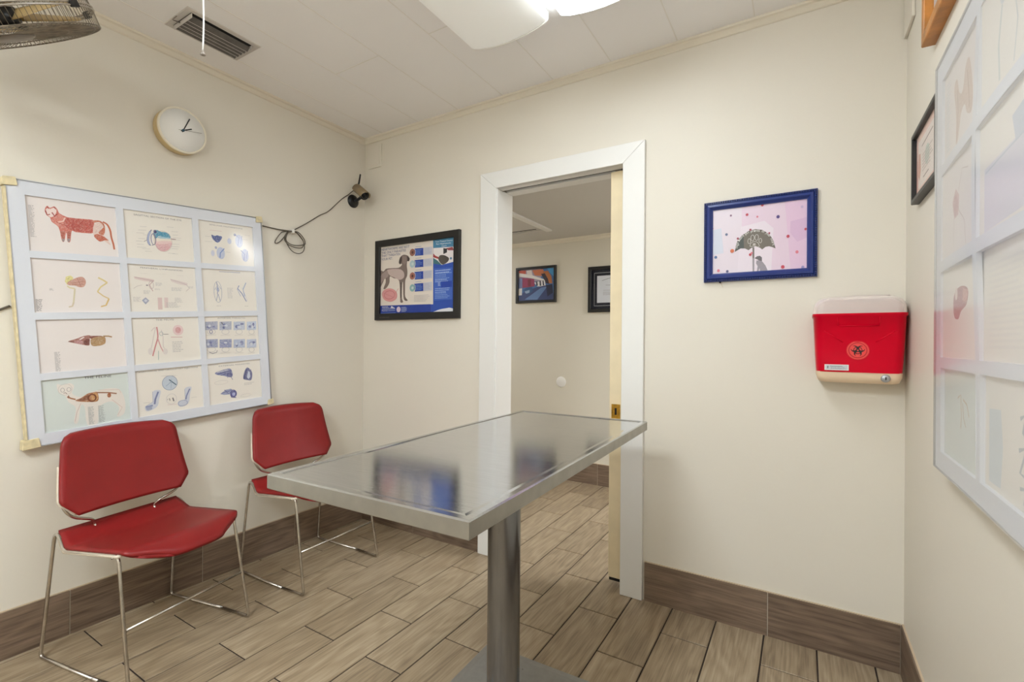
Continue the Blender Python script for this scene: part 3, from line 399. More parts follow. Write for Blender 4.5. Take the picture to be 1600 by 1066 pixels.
M['steeltop'] = steel_mat('brushed_stainless_top', (200, 202, 204), .085, (2.5, 70, 70), .12, 1.0, .96, .10)
M['steelside'] = steel_mat('satin_stainless_edge', (168, 166, 159), .34, (6, 6, 6), .004, .5, .85)
M['steelcol'] = steel_mat('worn_steel_column', (132, 133, 136), .15, (9, 9, 2), .004, .5, .88, .10)
M['steelbase'] = steel_mat('grey_steel_plate', (150, 150, 149), .34, (8, 8, 8), .006, .6, .8)

def glass_sheet(name, rough=.04, f=1.45):
    m = bpy.data.materials.new(name); m.use_nodes = True; nt = m.node_tree; nt.nodes.clear()
    N = nt.nodes.new; L = nt.links.new
    o = N('ShaderNodeOutputMaterial'); mx = N('ShaderNodeMixShader'); t = N('ShaderNodeBsdfTransparent'); g = N('ShaderNodeBsdfGlossy'); fr = N('ShaderNodeFresnel')
    t.inputs[0].default_value = (.985, .985, .985, 1); g.inputs['Roughness'].default_value = rough; fr.inputs[0].default_value = f
    ge = N('ShaderNodeNewGeometry'); iv = N('ShaderNodeMath'); iv.operation = 'SUBTRACT'; iv.inputs[0].default_value = 1; L(ge.outputs['Backfacing'], iv.inputs[1])
    mu = N('ShaderNodeMath'); mu.operation = 'MULTIPLY'; L(fr.outputs[0], mu.inputs[0]); L(iv.outputs[0], mu.inputs[1])
    L(mu.outputs[0], mx.inputs[0]); L(t.outputs[0], mx.inputs[1]); L(g.outputs[0], mx.inputs[2]); L(mx.outputs[0], o.inputs[0])
    return m
M['acrylic'] = glass_sheet('clear_acrylic_cover', .15, 1.38)
M['haze'] = glass_sheet('hazy_acrylic_cover', .20, 1.45)
nt = M['haze'].node_tree; hm = nt.nodes.new('ShaderNodeMixShader'); hd_ = nt.nodes.new('ShaderNodeBsdfDiffuse'); hd_.inputs[0].default_value = rgb((226, 226, 228)); hm.inputs[0].default_value = .28
tr_ = [n for n in nt.nodes if n.type == 'BSDF_TRANSPARENT'][0]; mx_ = [n for n in nt.nodes if n.type == 'MIX_SHADER' and n != hm][0]
nt.links.new(tr_.outputs[0], hm.inputs[1]); nt.links.new(hd_.outputs[0], hm.inputs[2]); nt.links.new(hm.outputs[0], mx_.inputs[1])     # white diffuse mixed in makes the sheet milky
M['pictureglass'] = glass_sheet('picture_glass', .16, 1.12)

def emitter(name, c, s):
    m, nt, bs = new_mat(name)
    bs.inputs['Base Color'].default_value = rgb((240, 240, 236)); bs.inputs['Emission Color'].default_value = rgb(c); bs.inputs['Emission Strength'].default_value = s
    return m

# ------------------------------------------------------------------ mesh helpers
class MB:
    """Collects faces for ONE mesh object."""
    def __init__(self): self.v = []; self.f = []; self.m = []; self.s = []; self.mats = []; self.tone = None
    def mi(self, mat):
        if mat not in self.mats: self.mats.append(mat)
        return self.mats.index(mat)
    def add(self, vs, fs, mat, smooth=False):
        b = len(self.v); self.v += [tuple(x) for x in vs]; i = self.mi(mat)
        for f in fs: self.f.append(tuple(b+k for k in f)); self.m.append(i); self.s.append(smooth)
        return self
    def box(self, lo, hi, mat, bev=0.0, mtx=None):
        bm = bmesh.new(); bmesh.ops.create_cube(bm, size=1)
        for v in bm.verts: v.co = Vector([lo[i]+(hi[i]-lo[i])*(v.co[i]+.5) for i in range(3)])
        if bev: bmesh.ops.bevel(bm, geom=bm.edges[:], offset=bev, segments=2, profile=.6, affect='EDGES')
        if mtx: bm.transform(mtx)
        bm.verts.index_update()
        self.add([v.co[:] for v in bm.verts], [[v.index for v in f.verts] for f in bm.faces], mat); bm.free(); return self
    def tube(self, path, r, mat, seg=10, closed=False, caps=True):
        P = [Vector(p) for p in path]; n = len(P); R = r if isinstance(r, (list, tuple)) else [r]*n
        vs = []; fs = []; nrm = None
        for i in range(n):
            a = P[i-1] if (i > 0 or closed) else P[i]; b = P[(i+1) % n] if (i < n-1 or closed) else P[i]
            t = (b-a).normalized()
            if nrm is None:
                nrm = t.orthogonal().normalized()
            else:
                nrm = nrm - t*nrm.dot(t)
                nrm = nrm.normalized() if nrm.length > 1e-6 else t.orthogonal().normalized()
            bi = t.cross(nrm)
            for k in range(seg):
                a_ = 2*PI*k/seg; vs.append(P[i]+(nrm*math.cos(a_)+bi*math.sin(a_))*R[i])
        for i in range(n if closed else n-1):
            j = (i+1) % n
            for k in range(seg): fs.append((i*seg+k, i*seg+(k+1) % seg, j*seg+(k+1) % seg, j*seg+k))
        if caps and not closed: fs += [tuple(range(seg))[::-1], tuple(range((n-1)*seg, n*seg))]
        self.add(vs, fs, mat, True); return self
    def lathe(self, prof, mat, seg=40, mtx=None, smooth=True):
        """prof: (radius, z) pairs"""
        vs = []; fs = []; n = len(prof)
        for k in range(seg):
            a = 2*PI*k/seg
            for r, z in prof:
                p = Vector((r*math.cos(a), r*math.sin(a), z)); vs.append(mtx @ p if mtx else p)
        for k in range(seg):
            j = (k+1) % seg
            for i in range(n-1):
                fs.append((k*n+i, j*n+i, j*n+i+1, k*n+i+1))
        self.add(vs, fs, mat, smooth); return self
    def prism(self, poly, z0, z1, mat, mtx=None, bev=0.0, smooth=False):
        bm = bmesh.new(); vs = [bm.verts.new((p[0], p[1], z0)) for p in poly]; f = bm.faces.new(vs)
        if f.normal.z > 0 and z1 > z0: pass
        r = bmesh.ops.extrude_face_region(bm, geom=[f])
        for v in r['geom']:
            if isinstance(v, bmesh.types.BMVert): v.co.z = z1
        bmesh.ops.recalc_face_normals(bm, faces=bm.faces[:])
        if bev:
            top = [e for e in bm.edges if all(abs(v.co.z-z1) < 1e-7 for v in e.verts)]
            bmesh.ops.bevel(bm, geom=top, offset=bev, segments=3, profile=.5, affect='EDGES')
        if mtx: bm.transform(mtx)
        bm.verts.index_update()
        self.add([v.co[:] for v in bm.verts], [[v.index for v in q.verts] for q in bm.faces], mat, smooth); bm.free(); return self
    def poly(self, pts, mat):
        bm = bmesh.new(); vs = [bm.verts.new(p) for p in pts]; f = bm.faces.new(vs); bmesh.ops.triangulate(bm, faces=[f])
        bm.verts.index_update()
        self.add([v.co[:] for v in bm.verts], [[v.index for v in q.verts] for q in bm.faces], mat); bm.free(); return self
    def build(self, name, parent=None, mtx=None):
        me = bpy.data.meshes.new(name); me.from_pydata(self.v, [], self.f)
        for m in self.mats: me.materials.append(m)
        me.polygons.foreach_set('material_index', self.m); me.polygons.foreach_set('use_smooth', self.s)
        if self.tone:
            at = me.color_attributes.new('tile_tone', 'FLOAT_COLOR', 'POINT')
            for i, t in enumerate(self.tone): at.data[i].color = (t[0], t[1], t[2], 1)
        me.update()
        o = bpy.data.objects.new(name, me); C.objects.link(o)
        if parent: o.parent = parent
        if mtx: o.matrix_local = mtx
        return o
def smooth_path(pts, r=.02, n=5):
    """polyline with rounded corners"""
    P = [Vector(p) for p in pts]; out = [P[0]]
    for i in range(1, len(P)-1):
        a, b, c = P[i-1], P[i], P[i+1]
        rr = r[i] if isinstance(r, (list, tuple)) else r
        d1 = min(rr, (a-b).length*.49); d2 = min(rr, (c-b).length*.49)
        s = b+(a-b).normalized()*d1; e = b+(c-b).normalized()*d2
        for k in range(n+1):
            t = k/n; out.append(s*(1-t)**2+b*2*t*(1-t)+e*t*t)
    out.append(P[-1]); return out
def catmull(pts, n=8, closed=False):
    P = [Vector(p) for p in pts]; m = len(P); out = []
    for i in range(m if closed else m-1):
        p1, p2 = P[i], P[(i+1) % m]
        p0 = P[i-1] if (i > 0 or closed) else p1*2-p2
        p3 = P[(i+2) % m] if (i+2 < m or closed) else p2*2-p1
        for k in range(n):
            t = k/n
            out.append(.5*((2*p1)+(p2-p0)*t+(2*p0-5*p1+4*p2-p3)*t*t+(3*p1-p0-3*p2+p3)*t**3))
    if not closed: out.append(P[-1])
    return out
def rrect(w, h, r, n=6, cx=0, cy=0):
    o = []
    for sx, sy, a0 in ((1, 1, 0), (-1, 1, 90), (-1, -1, 180), (1, -1, 270)):
        for k in range(n+1):
            a = math.radians(a0+90*k/n); o.append((cx+sx*(w/2-r)+r*math.cos(a), cy+sy*(h/2-r)+r*math.sin(a)))
    return o
def round_poly(pts, r, n=5):
    m = len(pts); out = []
    for i in range(m):
        a, b, c = Vector(pts[i-1]), Vector(pts[i]), Vector(pts[(i+1) % m])
        rr = r[i] if isinstance(r, (list, tuple)) else r
        d1 = min(rr, (a-b).length*.49); d2 = min(rr, (c-b).length*.49)
        s = b+(a-b).normalized()*d1; e = b+(c-b).normalized()*d2
        for k in range(n+1):
            t = k/n; out.append(tuple(s*(1-t)**2+b*2*t*(1-t)+e*t*t))
    return out
def tag(o, label=None, cat=None, group=None, kind=None):
    if label: o['label'] = label
    if cat: o['category'] = cat
    if group: o['group'] = group
    if kind: o['kind'] = kind
    return o
def empty(name, loc=(0, 0, 0), rz=0, mtx=None):
    o = bpy.data.objects.new(name, None); C.objects.link(o); o.empty_display_size = .05
    if mtx: o.matrix_world = mtx
    else: o.location = loc; o.rotation_euler = (0, 0, rz)
    return o
def frame_mtx(origin, x, y, z):
    m = Matrix.Identity(4)
    for i, a in enumerate((x, y, z)):
        for k in range(3): m[k][i] = a[k]
    for k in range(3): m[k][3] = origin[k]
    return m
def struct(mb, name, parent=None):
    o = mb.build(name, parent)
    o['kind'] = 'structure'
    return o

# flat printed artwork: ink shapes lying on paper, all in one mesh ------------------------
def text_faces(s, size):
    cu = bpy.data.curves.new('lettering', 'FONT'); cu.body = s; cu.size = size; cu.resolution_u = 2
    o = bpy.data.objects.new('lettering', cu); C.objects.link(o)
    dg = bpy.context.evaluated_depsgraph_get(); me = bpy.data.meshes.new_from_object(o.evaluated_get(dg))
    vs = [v.co.copy() for v in me.vertices]; fs = [tuple(p.vertices) for p in me.polygons]
    bpy.data.objects.remove(o); bpy.data.curves.remove(cu); bpy.data.meshes.remove(me)
    return vs, fs
def hatch(mb, pts, c, z, P):
    """short engraved strokes inside a printed shape"""
    rnd = random.Random(int(pts[0][0]*1e5)); xs = [p[0] for p in pts]; ys = [p[1] for p in pts]; n = len(pts)
    def inside(x, y):
        r = False
        for i in range(n):
            (x1, y1), (x2, y2) = pts[i], pts[i-1]
            if (y1 > y) != (y2 > y) and x < (x2-x1)*(y-y1)/(y2-y1)+x1: r = not r
        return r
    a0 = rnd.uniform(.3, 1.0); w, h = max(xs)-min(xs), max(ys)-min(ys)
    for i in range(int(min(60, 8+w*h*26000))):
        x, y = rnd.uniform(min(xs), max(xs)), rnd.uniform(min(ys), max(ys)); a = a0+rnd.uniform(-.35, .35); L = rnd.uniform(.004, .011)
        e = (x+L*math.cos(a), y+L*math.sin(a))
        if inside(x, y) and inside(*e):
            k = rnd.choice((.72, .8, 1.18, 1.3)); cc = tuple(min(235, int(q*k)) for q in c)
            cc = tuple(12*(q//12) for q in cc); nx, ny = -math.sin(a)*.00045, math.cos(a)*.00045
            mb.add([P((x+nx, y+ny), z), P((x-nx, y-ny), z), P((e[0], e[1]), z)], [(0, 1, 2)], ink(cc))
def draw(mb, items, z0, dz=.00006, wscale=.00075, off=(0, 0), halftone=False, soft=True):
    """items in the print's own plane (metres); wscale turns a pen width into metres"""
    ox, oy = off; z = z0; rnd = random.Random(3)
    P = lambda q, zz: (q[0]-ox, q[1]-oy, zz)
    for it in items:
        z += dz; k = it[0]; m = ink(it[1], halftone and k in 'PE')
        if k == 'P':
            pp = [(p.x, p.y) for p in catmull([(a, b, 0) for a, b in it[2]], 4, True)] if soft and len(it[2]) > 6 else it[2]
            mb.poly([P(q, z) for q in pp], m)
            if halftone and min(it[1]) < 185: hatch(mb, it[2], it[1], z+dz*.4, P)
        elif k == 'L':
            w = it[2]*wscale*.5; pts = [Vector(q) for q in it[3]]
            if len(pts) > 4: pts = [p.to_2d() for p in catmull([(p.x, p.y, 0) for p in pts], 4)]
            vs = []
            for i, p in enumerate(pts):
                t = (pts[min(i+1, len(pts)-1)]-pts[max(i-1, 0)])
                if t.length < 1e-9: t = Vector((1, 0))
                t.normalize(); n = Vector((-t.y, t.x))*w
                vs += [P(p+n, z), P(p-n, z)]
            mb.add(vs, [(2*i, 2*i+1, 2*i+3, 2*i+2) for i in range(len(pts)-1)], m)
        elif k == 'E':
            _, c, x, y, rx, ry = it
            mb.add([P((x+rx*math.cos(2*PI*i/20), y+ry*math.sin(2*PI*i/20)), z) for i in range(20)], [tuple(range(20))], m)
        elif k == 'O':
            _, c, x, y, rx, ry, w = it; w *= wscale*.5; n = 24; vs = []
            for i in range(n):
                a = 2*PI*i/n
                vs += [P((x+(rx+w)*math.cos(a), y+(ry+w)*math.sin(a)), z), P((x+(rx-w)*math.cos(a), y+(ry-w)*math.sin(a)), z)]
            mb.add(vs, [(2*i, 2*i+1, 2*((i+1) % n)+1, 2*((i+1) % n)) for i in range(n)], m)
        elif k == 'T':
            _, c, s, a, b, h = it; a = Vector(a); b = Vector(b)
            vs, fs = text_faces(s, 1.0)
            x1 = max(v.x for v in vs); x0 = min(v.x for v in vs); y1 = max(v.y for v in vs); y0 = min(0, min(v.y for v in vs)) if len(s) < 2 else 0
            t = (b-a)/(x1-x0); n = Vector((-t.y, t.x)).normalized()*(h/max(y1, .5))
            mb.add([P(a+t*(v.x-x0)+n*v.y, z) for v in vs], fs, m)
        elif k == 'B':
            _, c, a, b, rows = it; H = abs(b[1]-a[1]); top = max(a[1], b[1]); x0, x1 = min(a[0], b[0]), max(a[0], b[0])
            for r in range(rows):
                y = top-H*(r+.5)/rows; hh = H/rows*.22; x = x0; end = x1-(x1-x0)*rnd.uniform(0, .35)
                while x < end:
                    w = min(rnd.uniform(.004, .012), end-x)
                    mb.add([P(q, z) for q in ((x, y-hh), (x+w, y-hh), (x+w, y+hh), (x, y+hh))], [(0, 1, 2, 3)], m); x += w+.002
def frame_mesh(mb, w, h, t, d, mat, inner_mat=None, cx=0, cy=0, bev=.002, prof=None):
    """mitred picture frame, outer size w x h, moulding width t, depth d (local z); prof = [(offset inwards, height)]"""
    prof = prof or [(0, 0), (0, d-bev), (bev, d), (t-bev, d), (t, d-bev), (t, .002)]
    ring = []
    for o, z in prof:
        x, y = w/2-o, h/2-o
        ring.append([(cx-x, cy-y, z), (cx+x, cy-y, z), (cx+x, cy+y, z), (cx-x, cy+y, z)])
    for i in range(len(ring)-1):
        vs = ring[i]+ring[i+1]
        mb.add(vs, [(k, (k+1) % 4, 4+(k+1) % 4, 4+k) for k in range(4)], (inner_mat if inner_mat and i >= len(ring)-2 else mat))
    mb.add(ring[0], [(3, 2, 1, 0)], mat)
    return mb

# ------------------------------------------------------------------ the room
W = 2.7226; H = 2.44; YF = -3.5            # right wall x, ceiling height, front wall y (behind the photographer)
WT = .135                                  # thickness of the wall with the doorway
DX0, DX1, DH = 1.028, 1.715, 1.958         # doorway
HX0, HX1, HY1, HH = -1.1, 3.7, 1.5, 2.012  # hall behind the doorway

def tile_floor():
    mb = MB(); mb.tone = []
    mb.box((HX0-.1, YF-.1, -.06), (HX1+.1, HY1+.1, -.003), M['grout']); mb.tone += [(0, 0, 0)]*(len(mb.v))
    pw, pl, g = .1745, .4765, .0026
    for r in range(-9, 22):
        x0 = .2+pw*r; x1 = x0+pw
        if x1 < HX0-.1 or x0 > HX1+.1: continue
        s = (-.208 if r % 2 == 0 else .031)
        for n in range(-9, 5):
            y0 = s+pl*n; y1 = y0+pl
            if y1 < YF-.1 or y0 > HY1+.1: continue
            a, b, c, d = max(x0+g, HX0-.1), min(x1-g, HX1+.1), max(y0+g, YF-.1), min(y1-g, HY1+.1)
            if b-a < .01 or d-c < .01: continue
            e = .0015
            vs = [(a, c, -.004), (b, c, -.004), (b, d, -.004), (a, d, -.004), (a, c, -e), (b, c, -e), (b, d, -e), (a, d, -e),
                  (a+e, c+e, 0), (b-e, c+e, 0), (b-e, d-e, 0), (a+e, d-e, 0)]
            fs = [(0, 1, 5, 4), (1, 2, 6, 5), (2, 3, 7, 6), (3, 0, 4, 7), (4, 5, 9, 8), (5, 6, 10, 9), (6, 7, 11, 10), (7, 4, 8, 11), (8, 9, 10, 11)]
            mb.add(vs, fs, M['floortile']); t = (random.random(), random.random(), random.random()); mb.tone += [t]*12
    return struct(mb, 'floor')
tile_floor()

struct(MB().box((-.12, YF-.12, 0), (0, WT, H), M['wall']), 'wall_left')
struct(MB().box((W, YF-.12, 0), (W+.12, 0, H), M['wall']), 'wall_right')
struct(MB().box((-.12, YF-.12, 0), (W+.12, YF, H), M['wall']), 'wall_front')
wb = MB()
TX0, TX1 = DX0, DX1+.012
wb.box((0, 0, 0), (TX0-.018, .012, H), M['wall']); wb.box((0, .012, 0), (TX0-.018, WT, H), M['hallwall'])
# to the right of the doorway the wall is a pocket: two skins with a slot for the sliding door
wb.box((TX1, 0, 0), (W+.12, .034, H), M['wall']); wb.box((TX1, .092, 0), (W+.12, WT, H), M['hallwall'])
wb.box((TX0-.018, 0, DH+.02), (TX1, .034, H), M['wall']); wb.box((TX0-.018, .092, DH+.02), (TX1, WT, H), M['hallwall']); wb.box((TX0-.018, .034, DH+.06), (TX1, .092, H), M['hallwall'])
struct(wb, 'wall_back')

# ceiling: flat tiles with slightly raised caulked seams
cb = MB().box((-.12, YF-.12, H), (W+.12, .02, H+.1), M['ceiling'])
seams = [.173+.2965*k for k in range(9)]
for i, x in enumerate(seams):
    cb.box((x-.0022, YF, H-.0012), (x+.0022, 0, H+.001), M['seam'])
    x0, x1 = x, (seams[i+1] if i+1 < len(seams) else W)
    y = -.6 if i % 2 else -1.45
    while y > YF:
        cb.box((x0, y-.0022, H-.0012), (x1, y+.0022, H+.001), M['seam']); y -= 2.4
struct(cb, 'ceiling')

# hall shell
struct(MB().box((HX0-.12, WT, 0), (HX0, HY1+.12, HH), M['hallwall']), 'wall_hall_left')
struct(MB().box((HX1, WT, 0), (HX1+.12, HY1+.12, HH), M['hallwall']), 'wall_hall_right')
struct(MB().box((HX0-.12, HY1, 0), (HX1+.12, HY1+.12, HH), M['hallwall']), 'wall_hall_back')
xw = MB(); xw.box((HX0-.12, .02, 0), (-.12, WT, HH), M['hallwall']); xw.box((W+.12, .02, 0), (HX1+.12, WT, HH), M['hallwall'])
struct(xw, 'wall_hall_front')
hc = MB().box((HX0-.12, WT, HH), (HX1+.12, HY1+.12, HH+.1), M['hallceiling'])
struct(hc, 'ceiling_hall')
# ceiling hatch trim in the hall
ht = MB(); ht.box((.715, .3, HH-.012), (.765, 1.168, HH), M['white'], .002); ht.box((-.1, 1.118, HH-.012), (.715, 1.16, HH), M['hallceiling'], .002)
ht.box((-.1, 1.07, HH-.006), (.672, 1.078, HH), M['dark']); ht.box((-.1, .3, HH-.004), (.715, 1.07, HH), M['hallceiling'])
struct(ht, 'trim_5')

# crown moulding
def crown(name, a, b, nrm):
    """a,b ends along the wall at ceiling height; nrm points into the room"""
    a, b, n = Vector(a), Vector(b), Vector(nrm); mb = MB()
    prof = [(0, -.0355), (.004, -.0355), (.0075, -.032), (.0085, -.014), (.011, -.0115), (.018, -.009), (.0195, -.004), (.0195, 0)]
    vs = []
    for p in (a, b):
        for o, z in prof: vs.append(p+n*o+Vector((0, 0, z)))
    k = len(prof)
    mb.add(vs, [(i, i+1, k+i+1, k+i) for i in range(k-1)]+[tuple(range(k)), tuple(range(k, 2*k))[::-1]], M['crown'])
    return struct(mb, name)
crown('trim_1', (0, YF, H), (0, 0, H), (1, 0, 0)); crown('trim_2', (0, 0, H), (W, 0, H), (0, -1, 0)); crown('trim_3', (W, 0, H), (W, YF, H), (-1, 0, 0))
crown('trim_6', (HX0, HY1, HH), (HX1, HY1, HH), (0, -1, 0))

# wood-look tile baseboards
def baseboard(name, p0, p1, nrm, cuts, mat):
    mb = MB(); mb.tone = []
    p0, p1, n = Vector(p0), Vector(p1), Vector(nrm); d = (p1-p0).normalized(); Lg = (p1-p0).length
    bh, th = .169, .0095
    def bx(s0, s1, z0, z1, t0, t1, mt):
        b = len(mb.v); q0 = p0+d*s0; q1 = p0+d*s1
        lo = [min(u, v) for u, v in zip(q0+n*t0, q1+n*t1)]; hi = [max(u, v) for u, v in zip(q0+n*t0, q1+n*t1)]
        lo[2] = z0; hi[2] = z1
        mb.box(lo, hi, mt, .001 if mt is mat else 0)
        t = (random.random()*.8, random.random(), random.random()); mb.tone += [t]*(len(mb.v)-b)
    bx(0, Lg, 0, bh-.001, 0, th-.0025, M['basegrout'])
    bx(0, Lg, bh-.001, bh+.003, 0, th-.004, M['caulk'])
    cs = [0]+sorted(cuts)+[Lg]
    for a, b in zip(cs, cs[1:]): bx(a+.0016, b-.0016, 0, bh, 0, th, mat)
    return struct(mb, name)
ly = [y for y in [-1.437+.4765*k for k in range(-4, 4)]]
baseboard('baseboard_left', (0, YF, 0), (0, 0, 0), (1, 0, 0), [y-YF for y in ly if YF+.02 < y < -.02], M['base_y'])
baseboard('baseboard_back', (.0095, 0, 0), (.925, 0, 0), (0, -1, 0), [.436], M['base_x'])
baseboard('baseboard_back.001', (1.822, 0, 0), (W-.0095, 0, 0), (0, -1, 0), [.484], M['base_x'])
baseboard('baseboard_right', (W, 0, 0), (W, YF, 0), (-1, 0, 0), [.35+.4765*k for k in range(7)], M['base_y'])
baseboard('baseboard_hall', (HX0, HY1, 0), (HX1, HY1, 0), (0, -1, 0), [1.022-HX0+.4765*k for k in range(-4, 6) if 0 < 1.022-HX0+.4765*k < 4.7], M['base_x'])

# door casing (white, mitred), jambs, track
tr = MB()
cw = .0965
ox0, ox1, oz = .925, 1.8155, 2.047
for x0, x1, mir in ((ox0, DX0-.003, 0), (DX1, ox1, 1)):
    pts = [(x0, 0), (x1, 0), (x1, DH if not mir else oz), (x0, oz if not mir else DH)]
    tr.prism(pts, 0, .02, M['white'], frame_mtx((0, 0, 0), (1, 0, 0), (0, 0, 1), (0, -1, 0)), .003)
tr.prism([(DX0-.003, DH), (DX1, DH), (ox1, oz), (ox0, oz)], 0, .02, M['white'], frame_mtx((0, 0, 0), (1, 0, 0), (0, 0, 1), (0, -1, 0)), .003)
tr.box((DX0-.018, -.005, 0), (DX0, WT+.012, DH), M['white'], .002)       # left jamb
tr.box((DX0-.02, -.012, 0), (DX0+.004, 0, DH), M['white'], .003)         # lip between casing and jamb
tr.box((DX0, -.005, DH), (DX1, .044, DH+.02), M['white'], .001)          # head, room side of the track
tr.box((DX0, .082, DH), (DX1, WT+.012, DH+.02), M['white'], .001)        # head, hall side
tr.box((DX0, .044, DH+.03), (DX1, .082, DH+.045), M['dark'])             # bottom of the slot
tr.box((DX0, .060, DH+.006), (DX1, .066, DH+.03), M['dark'])
for y0, y1 in ((-.003, .034), (.092, WT+.012)): tr.box((DX1-.001, y0, 0), (DX1+.014, y1, DH), M['white'], .001)
struct(tr, 'trim_4')

# sliding door, almost wholly inside its pocket
dr = MB().box((1.637, .046, .035), (2.36, .081, 1.952), M['doorcream'], .002)
dr.box((1.655, .05, 1.952), (1.685, .075, 1.985), M['steel_grey'], .002)
dr.box((1.64, .05, .02), (2.35, .077, .036), M['dark'])
door = struct(dr, 'door_1')
pl = MB().box((1.648, .0425, .785), (1.690, .046, .853), M['brass'], .0015)
pl.box((1.655, .0405, .795), (1.660, .0430, .843), M['brass'], .0008); pl.box((1.678, .0405, .795), (1.683, .0430, .843), M['brass'], .0008)
pl.box((1.655, .0405, .839), (1.683, .0430, .844), M['brass'], .0008); pl.box((1.655, .0405, .794), (1.683, .0430, .799), M['brass'], .0008)
plo = pl.build('pull_plate', door); plo['label'] = 'brass pull plate'
MB().box((1.664, .0415, .803), (1.674, .0432, .835), M['dark']).build('finger_slot', plo)

# ------------------------------------------------------------------ exam table
TC = (1.66, -.908); TA = math.radians(1.6); TZ = .845
t = empty('exam_table', (TC[0], TC[1], 0), TA)
tag(t, 'stainless steel pedestal exam table with raised rim in front of the doorway', 'table')
hw, hl = .272, .588
tp = MB()
prof = [(.002, -.034), (0, -.032), (0, -.003), (.003, 0), (.017, 0), (.020, -.0022), (.030, -.0028)]
rings = []
for o, z in prof:
    rings.append([(-hw+o, -hl+o, TZ+z), (hw-o, -hl+o, TZ+z), (hw-o, hl-o, TZ+z), (-hw+o, hl-o, TZ+z)])
for i in range(len(rings)-1):
    tp.add(rings[i]+rings[i+1], [(k, (k+1) % 4, 4+(k+1) % 4, 4+k) for k in range(4)], M['steelside'] if i < 2 else M['steeltop'])
tp.add(rings[-1], [(0, 1, 2, 3)], M['steeltop'])
tp.add([(x, y, TZ-.034) for x, y in ((-hw+.002, -hl+.002), (hw-.002, -hl+.002), (hw-.002, hl-.002), (-hw+.002, hl-.002))], [(3, 2, 1, 0)], M['steelside'])
tp.build('tabletop', t)
un = MB().box((-.16, -.3, TZ-.052), (.16, .3, TZ-.034), M['steelbase'], .003); un.lathe([(.0, TZ-.06), (.085, TZ-.06), (.085, TZ-.05), (0, TZ-.05)], M['steelbase']); un.build('support_plate', t)
co = MB().lathe([(.0505, .02), (.0505, .03), (.0495, .034), (.0495, TZ-.055)], M['steelcol'], 56, Matrix.Translation((-.007, 0, 0))); co.build('column', t)
bp = MB(); bx, by = .236, .275
rings = []
for o, z in [(0, 0), (0, .010), (.002, .013), (.022, .016), (.024, .0185), (.03, .0195), (.19, .028)]:
    rings.append([(-bx+o, -by+o, z), (bx-o, -by+o, z), (bx-o, by-o, z), (-bx+o, by-o, z)])
for i in range(len(rings)-1): bp.add(rings[i]+rings[i+1], [(k, (k+1) % 4, 4+(k+1) % 4, 4+k) for k in range(4)], M['steelbase'])
bp.add(rings[-1], [(0, 1, 2, 3)], M['steelbase']); bp.add(rings[0], [(3, 2, 1, 0)], M['steelbase'])
bp.build('base_plate', t)

# ------------------------------------------------------------------ chairs
def lerp(a, b, t): return a+(b-a)*t
def seat_z(u, v):
    """u 0 (rear) .. 1 (front lip); v -1..1"""
    x = .055+u*.445
    if x < .125: z = lerp(.457, .415, (x-.055)/.07)
    elif x < .40: z = .415+.023*((x-.125)/.275)
    else:
        s = (x-.40)/.10; z = .438-.040*s*s
    dish = .014*(1-v*v)*max(0, math.sin(PI*min(1, max(0, (x-.09)/.34))))
    # smooth the crease at x=.125
    return z-dish+.004*math.exp(-((x-.125)/.02)**2)*(1-v*v)
def seat_half(u):
    x = .055+u*.445
    if x < .125: return lerp(.207, .222, (x-.055)/.07)
    if x < .40: return lerp(.222, .212, (x-.125)/.275)
    s = (x-.40)/.10
    return .212*(1-.42*s**2.6)
def grid_solid(mb, fn, nu, nv, th, mat, nrm=(0, 0, -1), under=None):
    """closed sheet: fn(u,v) top surface, offset by th along nrm for the underside"""
    top = [Vector(fn(i/nu, -1+2*j/nv)) for i in range(nu+1) for j in range(nv+1)]
    d = Vector(nrm)*th; n = len(top); q = lambda i, j: i*(nv+1)+j
    vs = top+[p+d for p in top]; f1 = []; f2 = []; fe = []
    for i in range(nu):
        for j in range(nv):
            f1.append((q(i, j), q(i+1, j), q(i+1, j+1), q(i, j+1))); f2.append(tuple(n+k for k in (q(i, j), q(i, j+1), q(i+1, j+1), q(i+1, j))))
    rim = [q(i, 0) for i in range(nu)]+[q(nu, j) for j in range(nv)]+[q(i, nv) for i in range(nu, 0, -1)]+[q(0, j) for j in range(nv, 0, -1)]
    for a, b in zip(rim, rim[1:]+rim[:1]): fe.append((a, n+a, n+b, b))
    mb.add(vs, f1+f2+fe, mat, True)
    return mb
def back_pt(s, v, off=0.0):
    """backrest: s 0 (bottom) .. 1 (top), v -1..1 across; concave, leaning back"""
    z = lerp(.510, .792, s)
    if s < .17: h = lerp(.182, .227, s/.17)
    else: h = lerp(.227, .197, (s-.17)/.83)
    c = 1.0
    if s > .84:
        k = (s-.84)/.16; c = 1-.17*(1-math.sqrt(max(0, 1-k*k)))
    y = v*h*c
    x = lerp(.098, .030, s)+.020*(v*v)-.012*math.sin(PI*s)*.6
    if s > .9: x -= .012*((s-.9)/.1)**2
    if s > .86: z += .006*(1-v*v)
    return (x+off, y, z)
